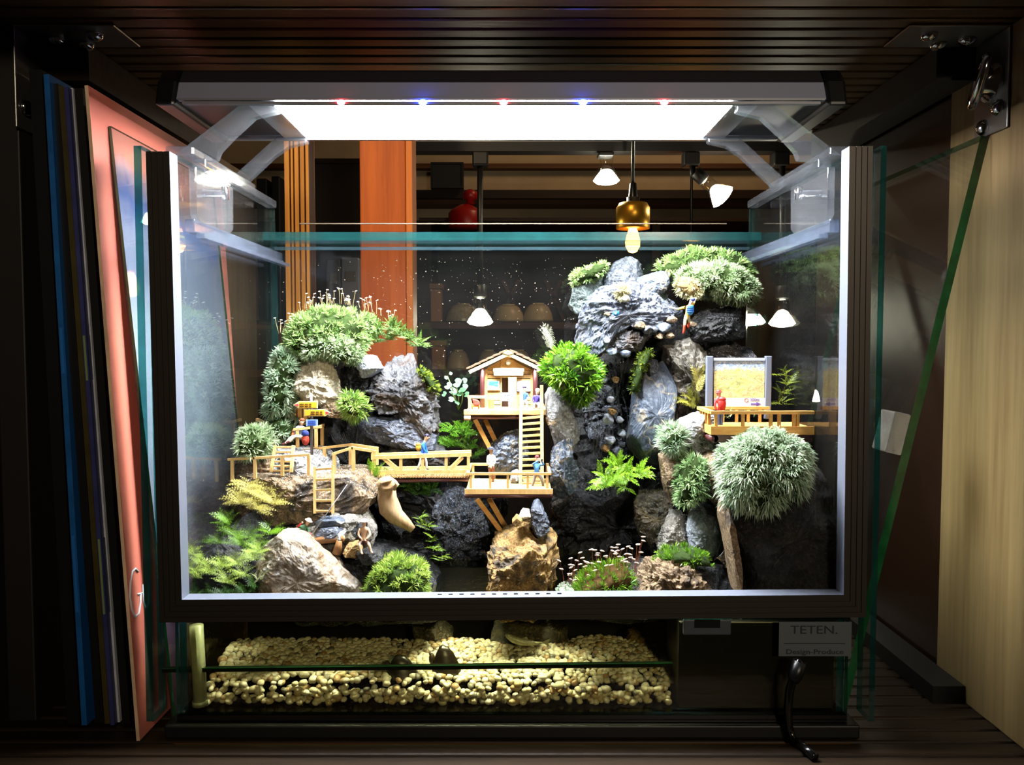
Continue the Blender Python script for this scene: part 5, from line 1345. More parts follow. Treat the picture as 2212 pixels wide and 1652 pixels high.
build('back_fin', MB().prism([P(1124, 1379, 0.53), P(1138, 1375, 0.53), P(1142, 1383, 0.53)], (0, 0.0004, 0)), fish, t)
build('eye', MB().ball(P(1099, 1373, 0.5275), 1.6 * u), plain('fish_eye', (190, 190, 170), 0.2), t, True)
# droplets on the back pane
rnd = np.random.default_rng(3); VV = []; FF = []; off = 0
bm = bmesh.new(); bmesh.ops.create_icosphere(bm, subdivisions=1, radius=1.0)
V = np.array([v.co[:] for v in bm.verts]); Fc = np.array([[w.index for w in f.verts] for f in bm.faces]); bm.free()
for i in range(900):
    px = rnd.uniform(600, 1640); py = 555 + 330 * rnd.beta(1.1, 1.6)
    p = P(px, py, TY1 - 0.0002); s = 0.00022 + 0.0005 * rnd.random() ** 4
    VV.append(V * np.array([s, s * 0.45, s]) + np.array(p)); FF.append(Fc + off); off += len(V)
me = npmesh('water_droplets', np.concatenate(VV), np.concatenate(FF).ravel(), [3] * (900 * len(Fc)))
me.polygons.foreach_set('use_smooth', [True] * len(me.polygons))
me.materials.append(plain('droplet', (120, 108, 90), 0.15, 0, 0.6))
o = bpy.data.objects.new('water_droplets', me); COL.objects.link(o)
tag(o, 'fine water droplets clinging to the back pane', 'droplets', kind='stuff')
# ================================================================== wooden models
pine = wood('pale_model_pine', (238, 200, 134), (214, 166, 96), 'Z', 300, 0.2, 0.5, 0.35)
pine_b = wood('amber_model_pine', (226, 172, 92), (196, 134, 58), 'X', 300, 0.2, 0.5, 0.35)
plum = plain('plum_brown_paint', (78, 40, 40), 0.35, 0, 0.5, 0.2, 300)
grey_blue = plain('grey_blue_paint', (98, 106, 124), 0.5, 0, 0.4)
white_paper = plain('white_paper', (240, 240, 238), 0.6)
def u(Y): return Y / F
def stick(name, parent, a, b, w, mat=None, h=None, round_=False, ext=0.0):
    """a stick between two (px, py, Y) points, w pixels thick"""
    p, q = P(*a), P(*b); d = (q - p).normalized() * ext * u(a[2]); p = p - d; q = q + d
    uu = u((a[2] + b[2]) / 2)
    m = MB()
    if round_: m.tube([p, q], w * uu / 2, 10)
    else: m.beam(p, q, w * uu, (h or w) * uu)
    return build(name, m, mat or pine, parent, round_)

def fence(label, rails, posts, w=6.5, cat='fence', mat=None):
    c = P(*posts[0][1]); t = thing('wooden_fence', c, label, cat)
    for r in rails:
        for a, b in zip(r[:-1], r[1:]): stick('rail', t, a, b, w, mat, w * 0.8, ext=1.5)
    for a, b in posts: stick('post', t, a, b, w, mat)
    return t
Y = 0.560
fence('low fence along the front edge of the terrace', [[(494,992,Y),(549,989,Y),(668,982,Y)]],
      [((502,994,Y),(502,1040,Y)), ((551,991,Y),(551,1034,Y)), ((610,987,Y),(610,1028,Y)), ((667,984,Y),(667,1026,Y))])
Y = 0.596
fence('rear fence of the terrace rising to a bend', [[(634,975,0.60),(759,960,Y),(816,968,Y)]],
      [((644,976,Y),(644,1012,Y)), ((701,968,Y),(701,1006,Y)), ((757,962,Y),(757,1004,Y)), ((814,970,Y),(814,1004,Y))])
Y = 0.572
fence('short fence joining the terrace to the footbridge', [[(720,980,Y),(761,967,Y),(812,975,Y)]],
      [((722,982,Y),(722,1022,Y)), ((764,970,Y),(764,1016,Y)), ((807,976,Y),(807,1024,Y))], 7)
Y = 0.602
fence('small square railing of the upper lookout', [[(636,927,Y-0.01),(690,922,Y-0.01),(698,918,Y)], [(634,912,Y+0.02),(662,912,Y+0.02)]],
      [((643,928,Y-0.01),(643,966,Y-0.01)), ((683,924,Y-0.01),(683,966,Y-0.01)), ((696,920,Y),(696,962,Y)), ((648,913,Y+0.02),(648,950,Y+0.02))], 6.5)
fence('short rail with one post above the upper ladder', [[(556,906,Y+0.012),(600,924,Y)]], [((594,923,Y),(594,968,Y)), ((570,914,Y+0.01),(570,955,Y+0.01))], 7)

def ladder(label, lt, rt, lb, rb, n, w=6, rung=5, name='ladder', mat=None, start=0.06, end=0.95):
    t = thing(name, P(*lb), label, 'ladder')
    stick('stringer', t, lt, lb, w, mat); stick('stringer', t, rt, rb, w, mat)
    for i in range(n):
        f = start + (end - start) * i / (n - 1)
        a = tuple(lt[k] + (lb[k] - lt[k]) * f for k in range(3)); b = tuple(rt[k] + (rb[k] - rt[k]) * f for k in range(3))
        stick('rung', t, a, b, rung, mat, rung * 0.9)
    return t
ladder('short ladder from the terrace down to the grit bank', (680,1008,0.548), (719,1005,0.548), (680,1109,0.543), (719,1109,0.543), 5, 5.5, 5)
ladder('small white ladder up to the lookout', (595,962,0.568), (634,962,0.568), (586,1020,0.562), (629,1020,0.562), 6, 6, 4)
ladder('long ladder from the deck up to the cabin', (1126,838,0.599), (1170,832,0.599), (1124,1050,0.578), (1171,1050,0.578), 13, 7, 5.5, 'ladder', None, 0.25, 0.97)

# ---- footbridge
t = thing('footbridge', P(910, 1042, 0.585), 'little wooden truss footbridge with log decking', 'bridge')
for Y, dy in ((0.572, 0), (0.600, -5)):
    stick('top_chord', t, (802,988+dy,Y), (1018,981+dy,Y), 8, pine)
    stick('bottom_chord', t, (802,1020+dy*1.6,Y), (1012,1018+dy*1.6,Y), 8, pine)
    for x in (808, 866, 913, 964, 1012): stick('truss_post', t, (x,988+dy,Y), (x,1018+dy*1.5,Y), 6.5, pine)
    stick('diagonal', t, (828,990+dy,Y), (858,1016+dy,Y), 6, pine); stick('diagonal', t, (1000,988+dy,Y), (974,1014+dy,Y), 6, pine)
log_m = wood('little_log', (214, 176, 122), (150, 108, 66), 'Y', 300, 0.2)
m0 = MB().tube([Vector((0, 0.569, P(0, 1029, 0.57).z)), Vector((0, 0.603, P(0, 1029, 0.57).z))], 2.7 * u(0.57), 8)
for i in range(34):
    x = XX(818 + i * 5.8, 1029, 0.57)
    if i == 0:
        o0 = build('deck_log', m0, log_m, t, False, origin=(0, 0.569, P(0, 1029, 0.57).z)); o0.location.x = x - t.location.x
    else:
        c = dup(o0, t); c.location = o0.location.copy(); c.location.x = x - t.location.x
stick('bearer', t, (836,1039,0.572), (1012,1036,0.572), 8, plum, None, True); stick('bearer', t, (836,1034,0.598), (1012,1031,0.598), 8, plum, None, True)

# ---- viewing deck
t = thing('viewing_deck', P(1098, 1078, 0.58), 'square wooden viewing deck on slanted struts above the pool', 'deck')
Yf, Yb = 0.560, 0.604
zt = P(0, 1056, Yf).z
xl, xr = XX(1004, 1060, Yf), XX(1194, 1060, Yf)
n = 9
for i in range(n):
    y0 = Yf + (Yb - Yf) * i / n; y1 = Yf + (Yb - Yf) * (i + 1) / n - 0.0004
    build('plank', MB().box((xl + 0.001, y0, zt - 0.002), (xr - 0.001, y1, zt)), pine, t)
build('front_fascia', MB().box((xl, Yf - 0.002, P(0, 1066, Yf).z), (xr, Yf - 0.0002, zt + 0.0003)), pine, t)
for Y in (Yf + 0.003, Yb - 0.004): build('bearer', MB().tube([Vector((xl, Y, P(0, 1072, Yf).z)), Vector((xr, Y, P(0, 1072, Yf).z))], 5 * u(Yf), 10), plum, t, True)
for x in (1017, 1059, 1097, 1140, 1182): stick('rail_post', t, (x,1024,Yf+.001), (x,1056,Yf+.001), 5.5)
stick('front_rail', t, (1006,1023,Yf+.001), (1190,1023,Yf+.001), 7, pine, 5)
zr = P(0, 1023, Yf).z
build('back_rail', MB().beam(Vector((xl + .002, Yb, zr)), Vector((XX(1122, 1010, Yb), Yb, zr)), 7 * u(Yb), 5 * u(Yb)), pine, t)
for f in (0.06, 0.32, 0.62): build('rail_post', MB().beam(Vector((xl + (xr - xl) * f, Yb, zr)), Vector((xl + (xr - xl) * f, Yb, zt)), 5.5 * u(Yb)), pine, t)
for x in (xl + 0.002, xr - 0.002): build('side_rail', MB().beam(Vector((x, Yf, zr)), Vector((x, Yb, zr)), 6 * u(Yb), 5 * u(Yb)), pine, t)
build('rail_post', MB().beam(Vector((xr - .002, Yb, zr)), Vector((xr - .002, Yb, zt)), 5.5 * u(Yb)), pine, t)
stick('strut', t, (1030,1078,0.566), (1084,1150,0.572), 10, pine_b); stick('strut', t, (1056,1076,0.590), (1092,1138,0.590), 10, pine_b)

# ---- cabin
Yc = 0.628; Yk = 0.668
t = thing('log_cabin', P(1097, 907, 0.62), 'little pine log cabin with a gable roof, standing on posts', 'cabin')
def rect(name, x0, y0, x1, y1, Y0, Y1, mat, bev=0.0): return build(name, bpx(MB(), x0, y0, x1, y1, Y0, Y1), mat, t, bevel=bev)
inner = plain('cabin_inside_shade', (46, 26, 18), 0.8)  # dark colour stands in for the shade inside the cabin
rect('inner_wall', 1048, 800, 1150, 884, Yc + 0.004, Yc + 0.006, inner)
ys = [884, 874.5, 865, 855.5, 846, 836.5, 827, 817.5, 808, 799]
for i in range(9):
    rect('wall_log', 1052, ys[i+1] + 0.9, 1083, ys[i] - 0.4, Yc, Yc + 0.004, pine, 0.0003)
    rect('wall_log', 1116, ys[i+1] + 0.9, 1147, ys[i] - 0.4, Yc, Yc + 0.004, pine, 0.0003)
rect('wall_post', 1047, 798, 1053, 886, Yc - 0.001, Yc + 0.005, pine); rect('wall_post', 1146, 798, 1151, 886, Yc - 0.001, Yc + 0.005, pine)
for x in (1042, 1156): stick('corner_column', t, (x,788,Yc-0.004), (x,886,Yc-0.004), 10, plum, None, True)
for (x0, x1) in ((1038, 1043), (1152, 1158)):
    a = P(x0, 884, Yc); b = P(x1, 797, Yc); build('side_wall', MB().box((a.x, Yc + 0.006, a.z), (b.x, Yk, b.z)), pine_b, t)
rect('back_wall', 1040, 797, 1156, 884, Yk, Yk + 0.003, pine_b)
# gable
gp = [P(1047, 799, Yc), P(1151, 799, Yc), P(1097, 768, Yc)]
build('gable_board', MB().prism(gp, (0, 0.003, 0)), pine_b, t)
rect('gable_plank', 1081, 774, 1115, 799, Yc - 0.0012, Yc - 0.0001, pine_b)
build('round_disc', MB().lathe([(6 * u(Yc), 0), (6 * u(Yc), 0.0015), (5 * u(Yc), 0.002)], P(1098, 783, Yc - 0.0012), 16, (0, -1, 0)), plain('birch_slice', (244, 226, 190), 0.6), t, True)
for i, (y0, y1, x0, x1) in enumerate(((795, 802, 1065, 1132), (803, 811, 1067, 1130))): rect('awning_board', x0, y0, x1, y1, Yc - 0.0035 - 0.001 * i, Yc - 0.0005, plain('whitewashed_pine', (250, 240, 215), 0.5))
# roof: two boards and shingle cover
roof_m = wood('weathered_roof', (124, 104, 84), (84, 66, 50), 'X', 300, 0.3)
ap = (1098, 757); el = (1013, 801); er = (1182, 801)
for e in (el, er):
    a, b = P(ap[0], ap[1] + 6, Yc - 0.0065), P(e[0], e[1] + 2, Yc - 0.0065)
    d = (b - a).normalized(); up = Vector((-d.z, 0, d.x)); up = up if up.z > 0 else -up
    th = 9 * u(Yc)
    build('barge_board', MB().prism([a - up * th * .5, b - up * th * .5, b + up * th * .5, a + up * th * .5], (0, 0.0022, 0)), plain('roof_edge_pine', (246, 222, 168), 0.5), t)
    n = 6
    for i in range(n):
        p = a + (b - a) * (i / n); q = a + (b - a) * ((i + 1.12) / n)
        l0 = up * (th * .5 + 0.0010); l1 = up * (th * .5 + 0.0002)
        build('roof_board', MB().prism([p + l1, q + l0, q + l0 + up * 0.0011, p + l1 + up * 0.0011], (0, Yk + 0.006 - Yc + 0.006, 0)), roof_m, t)
    build('soffit', MB().prism([a + up * th * .3, b + up * th * .3, b + up * th * .5, a + up * th * .5], (0, Yk + 0.005 - Yc + 0.006, 0)), pine_b, t)
build('ridge_cap', MB().prism([P(1086, 763, Yc - .0072), P(1098, 756, Yc - .0072), P(1110, 763, Yc - .0072), P(1098, 766, Yc - .0072)], (0, 0.003, 0)), pine, t)
rect('door_leaf', 1098, 815, 1116, 882, Yc - 0.006, Yc - 0.0038, pine)
rect('door_frame', 1081, 812, 1084, 884, Yc - 0.001, Yc + 0.002, pine); rect('door_frame', 1084, 812, 1117, 816, Yc - 0.001, Yc + 0.002, pine)
rect('doorway_shade', 1084, 816, 1099, 884, Yc + 0.003, Yc + 0.0035, inner)  # flat dark sheet painted as the shade in the door opening
po = rect('blue_poster', 1053, 822, 1079, 842, Yc - 0.0014, Yc - 0.0006, plain('pale_cyan_print', (196, 228, 240), 0.5))
for y0, y1, x0, x1 in ((824, 828, 1057, 1076), (829, 832, 1056, 1068), (830, 834, 1068, 1076)): build('poster_print', bpx(MB(), x0, y0, x1, y1, Yc - 0.0017, Yc - 0.0014), plain('cyan_ink', (60, 160, 200), 0.5), po)
rect('white_poster', 1117, 822, 1146, 845, Yc - 0.0014, Yc - 0.0006, white_paper)
# porch
Yp = 0.602
px0, px1 = XX(1008, 885, Yp), XX(1182, 885, Yp); pz = P(0, 885, Yp).z
for i in range(8):
    y0 = Yp + i * 0.0081; build('porch_plank', MB().box((px0, y0, pz - 0.002), (px1, y0 + 0.0079, pz)), pine, t)
build('porch_fascia', MB().box((px0 - 0.002, Yp - 0.003, P(0, 896, Yp).z), (px1, Yp - 0.0002, pz + 0.0004)), pine, t, bevel=0.0006)
build('porch_bearer', MB().tube([Vector((px0, Yp + 0.004, P(0, 902, Yp).z)), Vector((px1, Yp + 0.004, P(0, 902, Yp).z))], 5 * u(Yp), 10), plum, t, True)
build('bearer_end', MB().tube([Vector((px0 - 0.0018, Yp - 0.002, P(0, 902, Yp).z)), Vector((px0 + 0.003, Yp - 0.002, P(0, 902, Yp).z))], 5.5 * u(Yp), 12), plain('birch_end', (232, 200, 156), 0.6), t, True)
stick('porch_rail', t, (1010,857,Yp), (1122,858,Yp), 6)
for x in (1014, 1118): stick('porch_post', t, (x,857,Yp), (x,886,Yp), 5.5)
stick('porch_strut', t, (1026,906,Yp+.004), (1058,968,Yp+.006), 9, pine_b); stick('porch_strut', t, (1048,906,Yp+.03), (1074,960,Yp+.03), 9, pine_b)
bn = rect('white_banner', 1081, 848, 1109, 866, Yp - 0.0016, Yp - 0.001, white_paper)
for x0, x1 in ((1090, 1093), (1094.5, 1097), (1097.8, 1101)): build('banner_print', bpx(MB(), x0, 852.5, x1, 854.5, Yp - 0.0018, Yp - 0.0016), plain('slate_ink', (90, 100, 130), 0.5), bn)
# porch things
tt = thing('porch_chair', P(1026, 884, Yp + .012), 'tiny wooden porch chair draped with a red cloth', 'chair')
stick('seat', tt, (1018,877,Yp+.010), (1036,877,Yp+.010), 9, pine_b, 3)
for x in (1020, 1034): stick('leg', tt, (x,878,Yp+.010), (x,885,Yp+.010), 2.5, pine_b)
stick('back', tt, (1016,861,Yp+.010), (1020,878,Yp+.010), 3, pine)
m = MB(); cpt = [P(1020, 862, Yp+.007), P(1032, 864, Yp+.007), P(1037, 870, Yp+.006), P(1035, 876, Yp+.006), P(1023, 875, Yp+.007)]
build('red_cloth', m.prism(cpt, (0, 0.004, 0)), plain('red_cloth', (206, 62, 50), 0.7), tt, bevel=0.0006)
tt = thing('log_stool', P(1063, 884, Yp + .012), 'tiny upright log stool on the cabin porch', 'stool')
build('log', MB().lathe([(6.5*u(Yp), 0), (6.5*u(Yp), 21*u(Yp))], P(1061, 884, Yp+.012), 14), wood('stool_bark', (206, 160, 100), (150, 104, 56), 'Z', 300, 0.3), tt)
build('cut_top', MB().lathe([(5.8*u(Yp), 21.2*u(Yp)), (5.8*u(Yp), 21.8*u(Yp))], P(1061, 884, Yp+.012), 14), plain('cut_top_wood', (176, 128, 76), 0.6), tt)

# ---- lookout with map board
t = thing('lookout_deck', P(1640, 940, 0.55), 'amber railed lookout deck at the side pane', 'deck')
Yf, Yb = 0.535, 0.572
z1 = P(0, 920, Yf).z; z0 = P(0, 938, Yf).z; xl = XX(1540, 930, Yf); xr = TX - 0.0006
for i in range(6):
    y0 = Yf + (Yb - Yf) * i / 6; build('plank', MB().box((xl, y0, z1 - 0.003), (xr, y0 + (Yb - Yf) / 6 - 0.0004, z1 - 0.001)), pine_b, t)
build('front_fascia', MB().box((xl, Yf - 0.003, z0), (xr, Yf - 0.0002, z1)), pine_b, t)
build('end_fascia', MB().box((xl - 0.002, Yf - 0.003, z0), (xl - 0.0001, Yb, z1)), pine_b, t)
build('under_bearer', MB().box((xl + 0.001, Yf, z0 - 0.005), (xr, Yf + 0.006, z0 - 0.0002)), plum, t)
build('under_bearer', MB().tube([Vector((xl + 0.001, Yf, z0 - 0.003)), Vector((xl + 0.001, Yb, z0 - 0.003))], 0.0028, 10), plum, t, True)
zr = P(0, 891, Yf).z
build('top_rail', MB().box((xl - 0.002, Yf - 0.0026, zr - 0.0009), (xr, Yf + 0.0008, zr + 0.0012)), pine_b, t)
build('top_rail', MB().box((xl - 0.0024, Yf + 0.0009, zr - 0.0009), (xl + 0.0010, Yb, zr + 0.0012)), pine_b, t)
build('top_rail', MB().box((xl + 0.0011, Yb - 0.003, zr - 0.0009), (XX(1660, 890, Yb), Yb, zr + 0.0012)), pine_b, t)
for x in (1546, 1604, 1664, 1682, 1714, 1722):
    xx = XX(x, 900, Yf); build('baluster', MB().box((xx - 0.0010, Yf - 0.0020, z1), (xx + 0.0010, Yf, zr - 0.001)), pine_b, t)
for f in (0.22, 0.42, 0.62, 0.82): build('baluster', MB().box((xl - 0.0015, Yf + (Yb - Yf) * f, z1), (xl + 0.0005, Yf + (Yb - Yf) * f + 0.002, zr - 0.001)), pine_b, t)
for x in (1560, 1590, 1615, 1640): xx = XX(x, 900, Yb); build('baluster', MB().box((xx - 0.0010, Yb - 0.002, z1 - 0.001), (xx + 0.0010, Yb - 0.0004, zr - 0.001)), pine_b, t)

Ym = 0.575
t = thing('map_board', P(1597, 900, Ym), 'hiking map board between two grey blue posts', 'sign')
for x0, x1 in ((1526, 1541), (1653, 1668)): build('board_post', bpx(MB(), x0, 769, x1, 905, Ym - 0.002, Ym + 0.0025), grey_blue, t, bevel=0.0004)
build('top_bar', bpx(MB(), 1541.5, 773, 1652.5, 779, Ym - 0.001, Ym + 0.002), plain('light_grey_bar', (170, 180, 196), 0.5), t)
build('backing', bpx(MB(), 1541.5, 779.2, 1652.5, 884, Ym + 0.0006, Ym + 0.0016), plain('board_back', (120, 124, 130), 0.6), t)
mp = NT('printed_map'); b_ = mp.n('ShaderNodeBsdfPrincipled'); mp.l(b_.outputs[0], mp.out.inputs[0]); b_.inputs['Roughness'].default_value = 0.4
tc = mp.n('ShaderNodeTexCoord'); sx = mp.n('ShaderNodeSeparateXYZ'); mp.l(tc.outputs['Generated'], sx.inputs[0])
nz = mp.noise(tc.outputs['Generated'], 5.0, 8, 0.65, 1.2); nz2 = mp.noise(tc.outputs['Generated'], 22.0, 6, 0.7, 0.8)
land = mp.ramp(nz, [(0.34, lin((96, 122, 70))), (0.45, lin((206, 206, 110))), (0.52, lin((236, 228, 160))), (0.60, lin((176, 142, 84))), (0.70, lin((150, 176, 160)))])
land = mp.mixc(0.4, land, mp.ramp(nz2, [(0.35, lin((110, 92, 70))), (0.5, lin((226, 214, 130))), (0.65, lin((240, 238, 220)))]))
sky = mp.ramp(nz2, [(0.35, lin((70, 140, 214))), (0.6, lin((226, 236, 244)))])
hz = mp.math('ADD', sx.outputs['Z'], mp.math('MULTIPLY', mp.math('SUBTRACT', nz, 0.5), 0.5))
mp.l(mp.mixc(mp.ramp(hz, [(0.74, (0, 0, 0, 1)), (0.84, (1, 1, 1, 1))]), land, sky), b_.inputs['Base Color'])
build('map_print', bpx(MB(), 1542, 780, 1652, 859, Ym - 0.0001, Ym + 0.0005), mp.m, t)
build('map_footer', bpx(MB(), 1542, 859.2, 1652, 883, Ym - 0.0001, Ym + 0.0005), white_paper, t)
violet = plain('violet_ink', (96, 70, 160), 0.5)
text('lettering', '300m', 1630, 863, Ym - 0.0003, 6, violet, t, None, 1.1)
build('arrow', MB().prism([P(x, y, Ym - 0.0003) for x, y in ((1622,871),(1634,871),(1634,868),(1644,872.5),(1634,877),(1634,874),(1622,874))], (0, 0.0002, 0)), violet, t)
build('route_mark', MB().tube([P(1612 + 4 * math.cos(a), 864 + 4 * math.sin(a), Ym - 0.0002) for a in [2 * PI * k / 12 for k in range(13)]], 0.5 * u(Ym), 5, False), plain('red_ink', (190, 60, 80), 0.5), t)

# ---- signpost
Ys = 0.582
t = thing('trail_signpost', P(674, 1010, Ys), 'trail signpost with two yellow arrows and a blue plate', 'signpost')
build('pole', MB().tube([P(674, 1012, Ys), P(673, 905, Ys), P(672, 856, Ys)], 3.4 * u(Ys), 10), plain('grey_pole', (104, 98, 100), 0.4, 0.3), t, True)
build('pole_cap', MB().tube([P(672, 866, Ys), P(672, 850, Ys)], 2.2 * u(Ys), 8), plain('white_cap', (214, 220, 228), 0.4), t, True)
def arrow_sign(x0, x1, y0, y1, flip, name):
    tip = 12
    if not flip: poly = [(x0,y0),(x1-tip,y0),(x1,(y0+y1)/2),(x1-tip,y1),(x0,y1)]
    else: poly = [(x0+tip,y0),(x1,y0),(x1,y1),(x0+tip,y1),(x0,(y0+y1)/2)]
    s = build(name, MB().prism([P(x, y, Ys - 0.0025) for x, y in poly], (0, 0.0010, 0)), plain('sign_cream', (246, 226, 170), 0.5), t)
    i = 1.6
    if not flip: py = [(x0+i,y0+i),(x1-tip-1,y0+i),(x1-tip-1,y1-i),(x0+i,y1-i)]; tp = [(x1-tip+1,(y0+y1)/2-3),(x1-1.5,(y0+y1)/2),(x1-tip+1,(y0+y1)/2+3)]
    else: py = [(x0+tip+1,y0+i),(x1-i,y0+i),(x1-i,y1-i),(x0+tip+1,y1-i)]; tp = [(x0+1.5,(y0+y1)/2),(x0+tip-1,(y0+y1)/2-3),(x0+tip-1,(y0+y1)/2+3)]
    build('yellow_field', MB().prism([P(x, y, Ys - 0.0028) for x, y in py], (0, 0.0002, 0)), plain('sign_yellow', (240, 180, 40), 0.5), s)
    build('red_tip', MB().prism([P(x, y, Ys - 0.0028) for x, y in tp], (0, 0.0002, 0)), plain('sign_red', (206, 70, 80), 0.5), s)
    m = MB()
    for yy in ((y0 * .62 + y1 * .38), (y0 * .3 + y1 * .7)):
        x = (x0 + 14) if not flip else x0 + tip + 2
        for wd in (9, 7, 5): bpx(m, x, yy - 1.0, x + wd, yy + 1.0, Ys - 0.0031, Ys - 0.0029); x += wd + 2.2
    tag(build('lettering_rows', m, plain('sign_ink', (70, 48, 10), 0.6), s), kind='stuff')
arrow_sign(633, 686, 867, 882, True, 'arrow_board')
arrow_sign(657, 714, 884, 899, False, 'arrow_board')
s = build('blue_plate', bpx(MB(), 661, 906, 686, 920, Ys - 0.0026, Ys - 0.0016), plain('sign_pale_blue', (150, 180, 240), 0.5), t)
for y in (908, 912, 916): build('blue_line', bpx(MB(), 665, y, 682, y + 2.2, Ys - 0.0029, Ys - 0.0027), plain('sign_blue_ink', (34, 80, 190), 0.5), s)
# rucksacks at the lookout
def rucksack(label, c, w, h, Y, c1, c2):
    b = P(c[0], c[1], Y); k = u(Y)
    t = thing('rucksack', b, label, 'rucksack')
    build('pack', MB().ball(b + Vector((0, 0, h * .36 * k)), w * .5 * k, w * .38 * k, h * .38 * k, 12, 8), plain('pack_%d%d' % (c[0], c[1]), c1, 0.7), t, True)
    build('top_flap', MB().ball(b + Vector((0, 0, h * .78 * k)), w * .46 * k, w * .36 * k, h * .24 * k, 12, 8), plain('flap_%d%d' % (c[0], c[1]), c2, 0.7), t, True)
    build('pocket', MB().ball(b + Vector((0, -w * .34 * k, h * .26 * k)), w * .28 * k, w * .14 * k, h * .18 * k, 10, 6), plain('pocket_%d%d' % (c[0], c[1]), tuple(int(v * .8) for v in c1), 0.7), t, True)
    for sx in (-.3, .3): build('strap', MB().tube([b + Vector((sx * w * k, w * .3 * k, h * .2 * k)), b + Vector((sx * w * k, w * .52 * k, h * .55 * k)), b + Vector((sx * w * k, w * .2 * k, h * .9 * k))], 1.0 * k, 5), plain('pack_strap', (50, 44, 40), 0.7), t, True)
rucksack('red rucksack with a blue flap standing by the lookout railing', (660, 961), 17, 32, 0.588, (206, 70, 50), (40, 60, 140))
rucksack('orange rucksack lying beside the resting hiker', (632, 944), 18, 18, 0.604, (226, 110, 50), (214, 96, 44))

